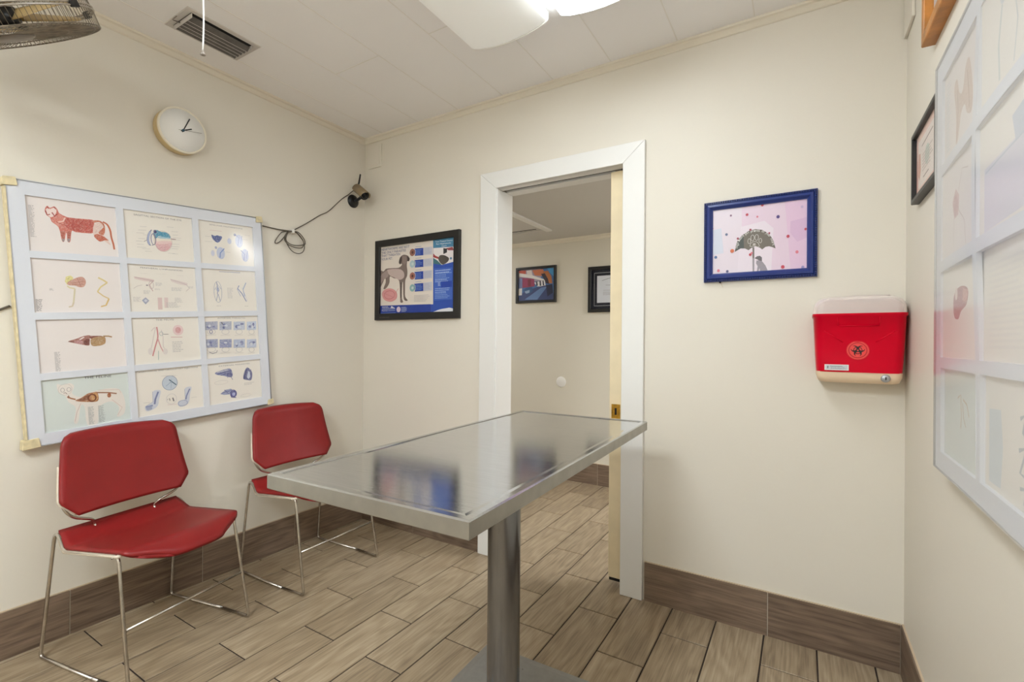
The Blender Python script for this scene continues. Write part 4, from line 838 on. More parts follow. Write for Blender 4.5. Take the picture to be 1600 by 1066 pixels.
def make_chair():
    root = empty('waiting_chair')
    se = MB(); grid_solid(se, lambda u, v: (.055+u*.445-(0 if u < .8 else .045*((u-.8)/.2)*v*v*v*v), v*seat_half(u), seat_z(u, v)), 26, 22, .011, M['red']); seat = se.build('seat', root)
    sh = MB(); grid_solid(sh, lambda u, v: (.052+u*.345, v*(seat_half(u*.775)+.0055), seat_z(u*.775, v)-.0112-.002*abs(v)**6), 20, 16, .009, M['shell']); s = sh.build('seat_shell', root); s['label'] = 'cream plastic shell under the red seat'
    ba = MB(); grid_solid(ba, lambda u, v: back_pt(u, v, .006), 26, 20, .013, M['red'], (-1, 0, .2)); ba.build('backrest', root)
    bs = MB(); grid_solid(bs, lambda u, v: (lambda p: (p[0], p[1]*1.012, p[2]-.002))(back_pt(u*.62, v, -.007)), 16, 16, .009, M['shell'], (-1, 0, .2)); b = bs.build('back_shell', root); b['label'] = 'cream plastic shell behind the red backrest'
    for sg in (-1, 1):
        r = .0060
        f = MB().tube(smooth_path([(.33, sg*.231, r), (0, sg*.228, r), (.048, sg*.214, .447), (.074, sg*.2135, .442), (.122, sg*.2225, .399), (.392, sg*.2115, .422), (.472, sg*.224, r), (.30, sg*.231, r)],
                                  [0, .02, .03, .018, .02, .022, .018, 0], 6), r, M['chrome'], 10)
        f.build('side_frame', root)
        w = MB().tube(smooth_path([(.080, sg*.214, .56), (.092, sg*.206, .525), (.096, sg*.182, .498), (.085, sg*.116, .470), (.068, sg*.106, .448), (.085, sg*.106, .43)], .02, 5), .0052, M['chrome'], 8)
        w.build('back_support_rod', root)
    MB().tube([(.436, -.2175, .185), (.436, .2175, .185)], .0050, M['chrome'], 10).build('crossbar', root)
    ur = MB()
    for x, z in ((.16, .399), (.37, .413)): ur.tube([(x, -.219, z), (x, .219, z)], .004, M['chrome'], 8)
    ur.build('seat_rod', root)
    return root
def copy_thing(o, loc, rz):
    r = o.copy(); C.objects.link(r); r.location = loc; r.rotation_euler = (0, 0, rz)
    for ch in list(o.children):
        c = ch.copy(); C.objects.link(c); c.parent = r
        for g in list(ch.children):
            d = g.copy(); C.objects.link(d); d.parent = c
    return r
ch1 = make_chair(); ch1.location = (.062, -1.320, 0); ch1.rotation_euler = (0, 0, math.radians(11.0))
tag(ch1, 'red sled-base chair standing clear in front of the white chart board', 'chair', 'red waiting chairs')
ch2 = copy_thing(ch1, (.048, -.585, 0), math.radians(2.2))
ch2['label'] = 'red sled-base chair by the room corner, partly hidden by the steel table'

# ------------------------------------------------------------------ anatomy chart boards
BW, BHT = .925, .962
PAN = {}
for r, (v0, v1) in enumerate(((-.25, -.051), (-.474, -.275), (-.698, -.500), (-.920, -.723))):
    for c, (u0, u1) in enumerate(((.049, .315), (.339, .599), (.624, .881))): PAN['p%d%d' % (r, c)] = (u0, u1, v0, v1)
def chart_board(mtx, art, papers, label, vs, sag, name='chart_board', cover='acrylic', lift=0):
    """vs stretches the vertical spacing; sag(u,v) = how far the mount card and prints stand forward"""
    root = empty(name, mtx=mtx); tag(root, label, 'chart board'); PZ = -.0085
    h = BHT*vs
    MB().box((0, -h, -.026), (BW, 0, -.0105), M['whiteplastic'], .002).build('backing_board', root)
    # mount card with twelve windows
    us = [0, .049, .315, .339, .599, .624, .881, BW]; vv = [0, -.051, -.25, -.275, -.474, -.5, -.698, -.723, -.92, -BHT]
    mb = MB(); th = .0022
    for i in range(7):
        for j in range(9):
            hole = i % 2 == 1 and j % 2 == 1
            n = 6
            for a in range(n):
                for b in range(n):
                    if hole: continue
                    q = []
                    for da, db in ((0, 0), (1, 0), (1, 1), (0, 1)):
                        u = lerp(us[i], us[i+1], (a+da)/n); v = lerp(vv[j], vv[j+1], (b+db)/n); q.append((u, v*vs, -.0035+th+sag(u, v)))
                    mb.add(q, [(3, 2, 1, 0)], M['mat'])
            if hole:   # cut bevel of the window
                u0, u1, v0, v1 = us[i], us[i+1], vv[j+1], vv[j]
                c = [(u0, v0), (u1, v0), (u1, v1), (u0, v1)]
                for k in range(4):
                    (ua, va), (ub, vb) = c[k], c[(k+1) % 4]
                    mb.add([(ua, va*vs, -.0035+th+sag(ua, va)), (ub, vb*vs, -.0035+th+sag(ub, vb)), (ub, vb*vs, PZ-.001+sag(ub, vb)), (ua, va*vs, PZ-.001+sag(ua, va))], [(0, 1, 2, 3)], M['mat'])
    mb.build('mount_card', root)
    for k, (u0, u1, v0, v1) in PAN.items():
        pm = papers.get(k, M['paper']); pb = MB(); z = PZ+sag((u0+u1)/2, (v0+v1)/2)
        pb.box((u0-.006, (v0-.006)*vs, z-.0012), (u1+.006, (v1+.006)*vs, z), pm)
        if k in art: draw(pb, art[k], z+.0001, .00003, .00055, halftone=True)
        pb.build('anatomy_print', root)
    # clear cover, bowing a little
    co = MB(); n = 28
    def bow(u, v):
        a = u/BW; b = -v/BHT
        return .0032+.0065*math.sin(PI*a)*math.sin(PI*b)+.0014*math.sin(5.2*a+2.2*b)*math.sin(PI*a)*math.sin(PI*b)+sag(u, v)+lift*math.exp(-.5*(((u-.73)/.13)**2+(v/.13)**2))
    P = [(BW*i/n, -h*j/n, bow(BW*i/n, -BHT*j/n)) for i in range(n+1) for j in range(n+1)]
    co.add(P, [(i*(n+1)+j, i*(n+1)+j+1, (i+1)*(n+1)+j+1, (i+1)*(n+1)+j) for i in range(n) for j in range(n)], M[cover], True)
    cv = co.build('clear_cover', root)
    # thin metal lip round the edge
    ed = MB()
    for a, b in (((0, 0), (BW, 0)), ((BW, 0), (BW, -h)), ((BW, -h), (0, -h)), ((0, -h), (0, 0))):
        ed.tube([(a[0], a[1], .0005), (b[0], b[1], .0005)], .0022, M['silver'], 6)
    ed.build('metal_edge', root)
    return root
th = math.radians(4.0)
mL = frame_mtx((.033, -1.632, 1.704), (0, math.cos(th), math.sin(th)), (0, -math.sin(th), math.cos(th)), (1, 0, 0))
papersL = {'p00': M['paperpink'], 'p10': M['paperpink'], 'p20': M['paperpink'], 'p30': M['papergreen']}
bL = chart_board(mL, ART, papersL, 'white board of twelve animal anatomy prints hung crooked above the red chairs', 1.0, lambda u, v: 0, lift=.011)
def tape(parent, u, v, w, h, mtx=None):
    mb = MB(); mb.prism(round_poly([(u-w/2, v-h/2), (u+w/2, v-h/2+.004), (u+w/2-.004, v+h/2), (u-w/2+.003, v+h/2-.003)], .004), -.028, .0052, M['tape'], None, .002)
    o = mb.build('corner_tape', parent); o['label'] = 'yellowed corner tape'; return o
tape(bL, .012, -.010, .040, .034); tape(bL, BW-.010, -.008, .036, .034); tape(bL, .010, -BHT+.012, .05, .038); tape(bL, BW-.004, -BHT+.010, .034, .03)
sd = MB().box((-.004, -BHT+.03, -.024), (.0015, -.03, .0035), M['tape'], .001).build('edge_tape', bL); sd['label'] = 'yellowed tape strip along the board edge'

# second board, right wall: simple faded prints
G1 = (196, 200, 206); TAN = (196, 166, 148)
def loc(k, items):
    u0, u1, v0, v1 = PAN[k]; f = lambda q: (lerp(u0, u1, q[0]), lerp(v1, v0, q[1])); out = []
    for it in items:
        if it[0] == 'P': out.append(('P', it[1], [f(q) for q in it[2]]))
        elif it[0] == 'L': out.append(('L', it[1], it[2], [f(q) for q in it[3]]))
        elif it[0] == 'E': x, y = f(it[2]); out.append(('E', it[1], x, y, it[3], it[4]))
        elif it[0] == 'B': out.append(('B', it[1], f(it[2]), f(it[3]), it[4]))
    return out
ART2 = {
 'p00': loc('p00', [('P', TAN, [(.30, .30), (.38, .22), (.46, .42), (.55, .44), (.62, .24), (.72, .22), (.80, .55), (.78, .78), (.66, .74), (.60, .62), (.50, .66), (.44, .84), (.36, .95), (.36, .6)]),
                    ('L', (170, 130, 112), 8, [(.40, .35), (.42, .6), (.38, .9)]), ('L', (170, 130, 112), 8, [(.66, .3), (.7, .5), (.72, .72)]), ('B', G1, (.06, .1), (.2, .9), 18)]),
 'p10': loc('p10', [('P', (196, 150, 150), [(.32, .42), (.42, .3), (.52, .4), (.5, .6), (.38, .62)]), ('E', (180, 120, 122), (.42, .48), .016, .024), ('L', (190, 170, 165), 5, [(.5, .35), (.6, .15), (.75, .2)]), ('L', (190, 170, 165), 5, [(.5, .55), (.66, .7), (.7, .95)]), ('L', (190, 175, 170), 4, [(.38, .6), (.36, .9)])]),
 'p20': loc('p20', [('P', (150, 64, 70), [(.34, .36), (.42, .26), (.6, .24), (.74, .3), (.7, .44), (.56, .5), (.48, .58), (.36, .54)]), ('P', (190, 120, 110), [(.6, .26), (.74, .3), (.7, .42), (.6, .4)]), ('E', (220, 196, 190), (.42, .3), .010, .014)]),
 'p30': loc('p30', [('L', (186, 160, 128), 9, [(.42, .3), (.5, .26), (.52, .5), (.5, .62)]), ('L', (186, 160, 128), 8, [(.56, .3), (.66, .34), (.72, .46)]), ('L', (180, 150, 122), 7, [(.55, .34), (.58, .5), (.64, .58)]), ('L', G1, 3, [(.25, .05), (.3, .3), (.42, .34)])]),
 'p01': loc('p01', [('E', (178, 190, 206), (.42, .2), .016, .02), ('L', (186, 194, 192), 14, [(.40, .3), (.34, .6), (.36, .9)]), ('L', (190, 196, 198), 8, [(.6, .3), (.66, .6), (.6, .9)]), ('L', G1, 6, [(.8, .2), (.86, .5), (.8, .8)])]),
 'p11': loc('p11', [('P', (206, 202, 214), [(.1, .42), (.9, .38), (.92, .95), (.1, .98)]), ('P', (188, 194, 208), [(.6, .2), (.9, .14), (.92, .4), (.66, .42)]), ('L', (180, 186, 200), 6, [(.12, .46), (.6, .42), (.9, .4)])]),
 'p21': loc('p21', [('B', (218, 212, 207), (.12, .12), (.9, .9), 15)]),
 'p31': loc('p31', [('P', (196, 206, 212), [(.08, .3), (.3, .28), (.34, .6), (.3, .95), (.08, .95)]), ('L', (160, 166, 176), 14, [(.62, .3), (.7, .26), (.66, .4), (.74, .44)]), ('L', (160, 166, 176), 14, [(.6, .55), (.72, .5), (.62, .72), (.74, .74)]), ('L', (160, 166, 176), 12, [(.62, .84), (.72, .82), (.68, .95)])]),
}
papersR = {'p00': M['paperpink'], 'p10': M['paperpink'], 'p30': M['papergreen']}
mR = frame_mtx((W-.03, -.600, 1.812), (0, -1, 0), (0, 0, 1), (-1, 0, 0))
def sagR(u, v):
    # the mount card has slipped from its cover and buckles
    a = u/BW; b = -v/BHT
    return .010*math.sin(PI*min(1, a*1.0))*math.sin(3.1*b+1.2*a)**2
bR = chart_board(mR, ART2, papersR, 'glossy board of faded prints on the wall beside the red sharps bin', 1.0, sagR, cover='haze')

# ------------------------------------------------------------------ framed pictures
def on_back(y, cx, cz): return frame_mtx((cx, y, cz), (1, 0, 0), (0, 0, 1), (0, -1, 0))
# heartworm poster
root = empty('parasite_poster', mtx=on_back(0, .4515, 1.5205)); tag(root, 'black framed blue and white heartworm poster with a standing dog', 'poster')
frame_mesh(MB(), .664, .497, .040, .022, M['black']).build('frame', root)
pb = MB().box((-.296, -.222, .004), (.296, .222, .008), M['whiteplastic']); draw(pb, ART['poster'], .0082, .00003, .00068, (.4515, 1.5205)); pb.build('poster_print', root)
MB().box((-.293, -.2095, .0125), (.293, .2095, .0135), M['pictureglass']).build('glass_pane', root)
lg = MB(); draw(lg, [('T', (96, 90, 84), 'HEARTWORM SOCIETY', (-.285, -.236), (-.2, -.236), .007)], .0222); lg.build('frame_lettering', root)
# umbrella picture in a beaded navy frame
cx, cz = 2.2635, 1.5615
root = empty('framed_picture', mtx=on_back(0, cx, cz)); tag(root, 'navy framed pink picture of a dog under an umbrella', 'picture')
fm = MB(); frame_mesh(fm, .399, .330, .034, .022, M['navyframe'], None, prof=[(0, 0), (0, .014), (.002, .017), (.009, .018), (.011, .015), (.013, .020), (.022, .022), (.028, .017), (.031, .013), (.034, .012), (.034, .004)])
for sx, L_, ax in ((1, .399, 0), (1, .330, 1)):
    n = int(L_/.0085)
    for i in range(n):
        s = -L_/2+.006+(L_-.012)*i/(n-1)
        for sg in (-1, 1):
            c = (s, sg*(.165-.0055), .0175) if ax == 0 else (sg*(.1995-.0055), s, .0175)
            fm.add([(c[0]+dx*.0032, c[1]+dy*.0032, c[2]+dz) for dx, dy, dz in ((-1, -1, 0), (1, -1, 0), (1, 1, 0), (-1, 1, 0), (0, 0, .0032))], [(0, 1, 4), (1, 2, 4), (2, 3, 4), (3, 0, 4)], M['navy2'])
fm.build('frame', root)
pb = MB().box((-.170, -.134, .004), (.170, .134, .007), M['whiteplastic']); draw(pb, ART['umbrella'], .0072, .00003, .00036, (cx, cz), soft=False); pb.build('picture_print', root)
MB().box((-.168, -.132, .0115), (.168, .132, .0122), M['pictureglass']).build('glass_pane', root)
nl = MB().tube([(2.127, 0, 1.392), (2.127, -.012, 1.394)], .0022, M['steel_grey'], 8); nl.lathe([(0, -.014), (.004, -.014), (.004, -.012), (0, -.012)], M['dark'], 10, frame_mtx((2.127, 0, 1.3945), (1, 0, 0), (0, 0, -1), (0, 1, 0)))
nl.box((2.128, -.002, 1.372), (2.1295, -.0002, 1.390), M['caulk'], 0, Matrix.Translation((2.13, 0, 1.39)) @ Matrix.Rotation(-.45, 4, 'Y') @ Matrix.Translation((-2.13, 0, -1.39)))
tag(nl.build('wall_nail'), 'small bent nail in the wall below the navy picture frame', 'nail')

# pink certificate, right wall near the corner
def on_right(x, cy, cz): return frame_mtx((x, cy, cz), (0, -1, 0), (0, 0, 1), (-1, 0, 0))
root = empty('framed_certificate', mtx=on_right(W, -.372, 1.683)); tag(root, 'small black framed pink certificate tucked beside the glossy chart board', 'certificate')
frame_mesh(MB(), .316, .212, .014, .020, M['black']).build('frame', root)
pb = MB().box((-.146, -.094, .004), (.146, .094, .008), M['whiteplastic'])
draw(pb, [('P', (226, 190, 178), [(-.145, -.093), (.145, -.093), (.145, .093), (-.145, .093)]), ('P', (228, 216, 210), [(-.118, -.07), (.118, -.07), (.118, .07), (-.118, .07)]),
          ('P', (206, 150, 132), [(-.118, -.03), (-.100, -.05), (-.082, -.02), (-.090, .03), (-.112, .035)]), ('E', (186, 200, 190), .0, .0, .03, .028), ('L', (150, 130, 125), 6, [(-.07, .045), (.07, .05)]), ('B', (180, 165, 160), (-.06, .02), (.08, -.035), 6), ('L', (120, 100, 96), 5, [(-.05, -.052), (.02, -.05)]), ('L', (200, 110, 100), 6, [(-.138, -.085), (-.130, .02)])], .0082)
pb.build('certificate_print', root); MB().box((-.145, -.093, .012), (.145, .093, .0127), M['pictureglass']).build('glass_pane', root)
# oak frame high on the right wall
root = empty('framed_certificate', mtx=on_right(W, -.672, 2.165) @ Matrix.Rotation(math.radians(-2), 4, 'Z')); tag(root, 'orange oak frame with pale print high above the certificate', 'picture')
frame_mesh(MB(), .50, .42, .028, .030, M['oak']).build('frame', root)
pb = MB().box((-.23, -.19, .004), (.23, .19, .009), M['mat']); draw(pb, [('P', (206, 200, 212), [(-.17, -.13), (.17, -.13), (.17, .13), (-.17, .13)]), ('B', (150, 146, 156), (-.13, .08), (.13, -.09), 9)], .0092); pb.build('certificate_print', root)
MB().box((-.225, -.185, .012), (.225, .185, .0127), M['pictureglass']).build('glass_pane', root)

# hall pictures
root = empty('framed_picture', mtx=on_back(HY1, .4475, 1.640)); tag(root, 'small dark framed painting of a colourful street, in the hall', 'picture')
frame_mesh(MB(), .394, .312, .021, .020, M['black']).build('frame', root)
pb = MB().box((-.181, -.14, .003), (.181, .14, .006), M['silver']); draw(pb, ART['street'], .0062, .00003, .0006, (.4475, 1.640)); pb.build('picture_print', root)
MB().box((-.177, -.136, .010), (.177, .136, .0107), M['pictureglass']).build('glass_pane', root)
root = empty('framed_certificate', mtx=on_back(HY1, 1.170, 1.570)); tag(root, 'dark framed diploma with navy mount, half hidden by the sliding door', 'certificate')
frame_mesh(MB(), .472, .366, .026, .022, M['black']).build('frame', root)
pb = MB().box((-.212, -.16, .003), (.212, .16, .007), M['navymat']); pb.box((-.188, -.1335, .007), (.188, .1335, .0078), M['silver']); pb.box((-.184, -.1295, .0078), (.184, .1295, .0084), M['navymat'])
pb.box((-.162, -.108, .0084), (.162, .108, .009), M['mat'])
draw(pb, [('L', (120, 118, 124), 5, [(-.12, .068), (-.06, .084), (0, .09), (.06, .084), (.12, .068)]), ('L', (150, 148, 154), 4, [(-.05, .05), (.05, .05)]), ('L', (150, 148, 154), 5, [(-.09, .03), (.09, .03)]), ('L', (160, 158, 164), 4, [(-.11, -.01), (.11, -.01)]), ('B', (170, 168, 174), (-.11, -.02), (.11, -.05), 3)], .0091, .00005, .0007)
pb.build('certificate_print', root); MB().box((-.21, -.158, .013), (.21, .158, .0137), M['pictureglass']).build('glass_pane', root)
# round cover plate in the hall
cp = MB().lathe([(0, .006), (.036, .006), (.043, .004), (.045, 0), (0, 0)], M['whiteplastic'], 36, on_back(HY1, .692, .811))
tag(cp.build('round_cover_plate'), 'round white blank cover plate low on the hall wall', 'cover plate')
# painted-over cover plates by the ceiling
cp = MB().box((.030, -.010, 2.240), (.153, 0, 2.384), M['wall'], .003); cp.box((.044, -.0120, 2.254), (.139, -.0095, 2.370), M['wall'], .001)
tag(cp.build('painted_cover_plate'), 'cream painted-over plate in the ceiling corner above the camera', 'cover plate')
cp = MB().box((W-.010, -.145, 2.206), (W, -.006, 2.38), M['wall'], .003)
tag(cp.build('painted_cover_plate'), 'cream painted-over plate beside the high oak frame', 'cover plate')

# ------------------------------------------------------------------ wall clock
KC = .945; root = empty('wall_clock', mtx=frame_mtx((0, -1.079, 2.076), (0, KC, 0), (0, 0, KC), (1, 0, 0))); tag(root, 'round white-faced wall clock with pale wooden case', 'clock')
MB().lathe([(0, 0), (.101, 0), (.1045, .003), (.105, .046), (.1035, .0485), (.0985, .0488), (.0975, .047), (0, .044)], M['clockcase'], 64).build('case', root)
MB().lathe([(.1052, .042), (.1052, .0485), (.1035, .0505), (.0975, .0508), (.0963, .047)], M['clockrim'], 64).build('rim', root)
MB().lathe([(0, .0478), (.0968, .0475), (.0968, .044)], M['clockface'], 64).build('face', root)
def hand(name, ang, L_, w, z, mat, tail=.01):
    d = Vector((math.sin(ang), math.cos(ang), 0)); n = Vector((d.y, -d.x, 0)); mb = MB()
    q = [n*w/2-d*tail, n*w/2+d*L_, -n*w/2+d*L_, -n*w/2-d*tail]
    mb.prism([(p.x, p.y) for p in q], z, z+.001, mat); return mb.build(name, root)
hand('hour_hand', math.radians(62), .042, .0052, .0485, M['blackplastic']); hand('minute_hand', math.radians(23), .070, .0046, .0497, M['blackplastic']); hand('second_hand', math.radians(79), .082, .0014, .0508, M['steel_grey'], .02)
MB().lathe([(0, .053), (.005, .0527), (.006, .0515), (.006, .048)], simple('teal_clock_hub', (44, 84, 104), .4), 20).build('hub_cap', root)

# ------------------------------------------------------------------ security camera and cable
root = empty('security_camera', (0, -.097, 2.018)); tag(root, 'bullet security camera on black bracket by the ceiling corner', 'camera')
RX = frame_mtx((0, 0, 0), (0, 1, 0), (0, 0, 1), (1, 0, 0))
MB().lathe([(0, 0), (.040, 0), (.041, .004), (.038, .010), (.024, .016), (.012, .020), (0, .021)], M['blackplastic'], 36, RX).build('mount_base', root)
MB().tube(smooth_path([(.016, 0, 0), (.050, -.002, .002), (.078, -.004, .012)], .02), .0085, M['blackplastic'], 12).build('bracket_arm', root)
a = Vector((.024, .004, .082)); bd = Vector((.122, -.012, .014)); d = (bd-a).normalized()
X = d.orthogonal().normalized(); Y = d.cross(X); mt = frame_mtx(a, X, Y, d); Lb = (bd-a).length
MB().lathe([(0, 0), (.018, 0), (.0235, .004), (.025, .02), (.025, Lb-.02), (.0265, Lb-.018), (.0265, Lb-.002), (.0, Lb-.002)], M['camera'], 28, mt).build('camera_body', root)
fr = MB().lathe([(.0268, Lb-.016), (.0280, Lb-.014), (.0280, Lb), (.021, Lb+.001), (.019, Lb-.004)], M['blackplastic'], 28, mt); fr.build('lens_ring', root)
MB().lathe([(0, Lb+.004), (.010, Lb+.001), (.0185, Lb-.002)], M['glasslens'], 24, mt).build('lens', root)
up = Vector((0, 0, 1)); up = (up-d*up.dot(d)).normalized(); sd_ = d.cross(up); mh = frame_mtx(a, sd_, up, d); hd = MB()
vs = []
n = 14
for i in range(n+1):
    an = math.radians(-15+210*i/n)
    for z in (.012, Lb+.022):
        for r in (.0295, .0310): vs.append(mh @ Vector((r*math.cos(an), r*math.sin(an), z-(0 if z < .02 else .012*(1-math.sin(max(0, an)))))))
fs = []
for i in range(n):
    b0 = i*4; b1 = b0+4
    fs += [(b0, b1, b1+2, b0+2), (b0+1, b0+3, b1+3, b1+1), (b0, b0+1, b1+1, b1), (b0+2, b1+2, b1+3, b0+3)]
hd.add(vs, fs, M['camera'], True); hd.build('sun_hood', root)
an = MB().tube([a+Vector((.012, .006, .012)), a+Vector((.014, .012, .035)), a+Vector((.016, .020, .088))], [.0058, .0056, .0048], M['blackplastic'], 10); an.build('antenna', root)
# cable
cbm = MB()
def w3(y, z, x=.006): return (x, y, z)
cbm.tube(catmull([(.016, -.102, 2.084), (.010, -.118, 2.068), w3(-.136, 2.049), w3(-.184, 2.009), w3(-.230, 1.962), w3(-.284, 1.908), w3(-.341, 1.872), w3(-.423, 1.809), w3(-.474, 1.774), w3(-.512, 1.748)], 5), .0025, M['cable'], 8)
cbm.tube(catmull([w3(-.50, 1.744, .010), w3(-.535, 1.742), w3(-.594, 1.738), w3(-.643, 1.738), w3(-.684, 1.739)], 6), .0030, M['cable'], 8)
loops = [[(-.535, 1.741), (-.573, 1.729), (-.594, 1.705), (-.614, 1.67), (-.607, 1.661), (-.585, 1.675), (-.563, 1.703), (-.546, 1.73)],
         [(-.535, 1.74), (-.549, 1.724), (-.554, 1.689), (-.537, 1.673), (-.508, 1.668), (-.473, 1.673), (-.446, 1.682), (-.437, 1.689), (-.443, 1.71), (-.462, 1.733), (-.486, 1.746), (-.512, 1.742)],
         [(-.535, 1.738), (-.56, 1.714), (-.566, 1.687), (-.543, 1.664), (-.508, 1.656), (-.473, 1.657), (-.455, 1.668), (-.451, 1.695), (-.473, 1.72), (-.494, 1.737), (-.512, 1.74)],
         [(-.538, 1.738), (-.56, 1.708), (-.563, 1.682), (-.537, 1.642), (-.511, 1.626), (-.481, 1.625), (-.458, 1.639), (-.449, 1.665), (-.455, 1.696), (-.473, 1.72), (-.497, 1.739), (-.512, 1.74)]]
for k, lp in enumerate(loops):
    cbm.tube(catmull([w3(y, z, .007+.005*k) for y, z in lp], 5, True), .0024, M['cable'], 8, True)
tag(cbm.build('camera_cable'), 'dark cable coiled on the wall between chart board and security camera', 'cable')
cbm = MB(); cbm.tube(catmull([w3(-1.608, 1.256, .0045), w3(-1.66, 1.226), w3(-1.75, 1.18), w3(-1.9, 1.13)], 6), .0038, M['cable'], 8)
tag(cbm.build('camera_cable'), 'short bit of dark cable on the wall at the outer edge of the chart board', 'cable')
cl = MB().box((.0, -.527, 1.731), (.030, -.514, 1.752), M['whiteplastic'], .003); tag(cl.build('cable_clip'), 'white clip gathering the coiled cable on the wall', 'clip')

# ------------------------------------------------------------------ sharps container
SX0, SX1 = 2.448, 2.716; scx = (SX0+SX1)/2
root = empty('sharps_container', mtx=on_back(0, scx, 1.0)); tag(root, 'wall-mounted red sharps bin with clear lid and cream locking bracket', 'sharps container')
w2 = (SX1-SX0)/2
def stack(mb, layers, mat, n=12, cap=(1, 1)):
    """layers: (y, half width, depth, corner radius); the back stays against the wall"""
    rg = []
    for y, hw_, dp, r in layers:
        pts = [(-hw_, .003)]+[(-hw_+r-r*math.cos(PI/2*k/n), dp-r+r*math.sin(PI/2*k/n)) for k in range(n+1)]+[(hw_-r+r*math.sin(PI/2*k/n), dp-r+r*math.cos(PI/2*k/n)) for k in range(n+1)]+[(hw_, .003)]
        rg.append([(x, y, z) for x, z in pts])
    m_ = len(rg[0]); vs = [p for r_ in rg for p in r_]; fs = []
    for i in range(len(rg)-1):
        for k in range(m_): fs.append((i*m_+k, i*m_+(k+1) % m_, (i+1)*m_+(k+1) % m_, (i+1)*m_+k))
    mb.add(vs, [f[::-1] for f in fs if m_-1 not in [q % m_ for q in f] or 0 not in [q % m_ for q in f]], mat, True)
    mb.add(vs, [f[::-1] for f in fs if m_-1 in [q % m_ for q in f] and 0 in [q % m_ for q in f]], mat, False)
    if cap[0]: mb.add(vs[:m_], [tuple(range(m_))[::-1]], mat, False)
    if cap[1]: mb.add(vs[-m_:], [tuple(range(m_))], mat, False)
    return mb
bk = MB(); stack(bk, [(.008, w2-.030, .085, .02), (.012, w2-.020, .098, .025), (.030, w2-.013, .106, .028), (.047, w2-.011, .108, .028)], M['bracket'])
bk.box((-w2+.016, .012, 0), (w2-.010, .255, .004), M['bracket'], .002); bk.build('bracket', root)['label'] = 'cream wall bracket with lock'
lk = MB().lathe([(0, .006), (.010, .006), (.013, .003), (.0135, 0)], M['silver'], 24, frame_mtx((w2-.060, .029, .106), (1, 0, 0), (0, 1, 0), (0, 0, 1))); lk.box((w2-.0615, .024, .1118), (w2-.0585, .034, .1128), M['dark']); lk.build('lock', bpy.data.objects['bracket'])
bn = MB(); stack(bn, [(.046, w2-.0125, .110, .03), (.10, w2-.009, .1125, .03), (.238, w2-.003, .117, .03), (.240, w2, .120, .03), (.250, w2+.0005, .1205, .03)], M['sharps'], cap=(1, 1))
# moulded window outline and slanting ribs on the front
def rib(a, b, z=.1145, r=.0016): bn.tube([(a[0], a[1], z+.0045*(a[1]-.1)/.14), (b[0], b[1], z+.0045*(b[1]-.1)/.14)], r, M['sharps'], 6)
rib((-.062, .238), (-.060, .207)); rib((-.060, .207), (.055, .207)); rib((.055, .207), (.057, .238)); rib((-.10, .19), (-.045, .15), .1125); rib((.10, .19), (.045, .15), .1125)
bn.build('red_bin', root)['label'] = 'red bin'
ld = MB(); stack(ld, [(.249, w2-.002, .119, .03), (.274, w2-.003, .117, .03), (.286, w2-.006, .114, .032), (.296, w2-.012, .109, .034), (.303, w2-.020, .102, .034), (.308, w2-.030, .092, .034), (.311, w2-.044, .08, .03)], M['lidplastic'])
ld.box((-.03, .311, .03), (.09, .3135, .075), M['lidplastic'], .001); ldo = ld.build('lid', root); ldo['label'] = 'frosted clear lid'
fl = MB()
fl.box((.040, .3130, .036), (.062, .3146, .046), M['dark'], .0006)
fl.build('lid_slot', ldo)
# biohazard mark
bh = MB(); cx_, cy_ = -.003, .1225; zf = .1140
draw(bh, [('E', (232, 66, 62), cx_, cy_, .032, .032), ('O', (206, 40, 44), cx_, cy_, .0315, .0315, 2.0), ('O', (190, 24, 34), cx_, cy_, .0255, .0255, 3.4)], zf, .00015, .001)
def ring_arc(mb, x, y, r, w, a0, a1, z, m, n=18, taper=False):
    vs = []
    for i in range(n+1):
        t_ = i/n; a_ = math.radians(lerp(a0, a1, t_)); ww = w*(math.sin(PI*t_)*.9+.1) if taper else w
        vs += [(x+(r+ww)*math.cos(a_), y+(r+ww)*math.sin(a_), z), (x+(r-ww)*math.cos(a_), y+(r-ww)*math.sin(a_), z)]
    mb.add(vs, [(2*i, 2*i+1, 2*i+3, 2*i+2) for i in range(n)], m)
dk = ink((40, 8, 12))
for k in range(3):
    an_ = math.radians(90+120*k+180) ; dx, dy = math.cos(an_), math.sin(an_)
    # horned crescent, open outwards
    ring_arc(bh, cx_+dx*.0120, cy_+dy*.0120, .0092, .0027, math.degrees(an_)+36, math.degrees(an_)+324, zf+.0008+.0001*k, dk, 22, True)
ring_arc(bh, cx_, cy_, .0118, .0010, 0, 360, zf+.0012, dk, 30)
bh.add([(cx_+.0026*math.cos(2*PI*i/12), cy_+.0026*math.sin(2*PI*i/12), zf+.0014) for i in range(12)], [tuple(range(12))], ink((226, 60, 58)))
bo = bh.build('biohazard_label', root); bo['label'] = 'round biohazard symbol'
sk = MB().box((-.098, .052, .1108), (-.028, .072, .1132), M['whiteplastic'], .0004)
draw(sk, [('P', (196, 200, 204), [(-.095, .0545), (-.031, .0545), (-.031, .0695), (-.095, .0695)]), ('P', (110, 112, 118), [(-.090, .058), (-.087, .058), (-.0865, .067), (-.090, .067)]), ('L', (140, 144, 150), 2.2, [(-.082, .0665), (-.046, .0665)]), ('B', (150, 154, 160), (-.080, .064), (-.036, .0555), 3)], .1133, .0001, .001)
sk.build('info_sticker', root)['label'] = 'small white sticker'

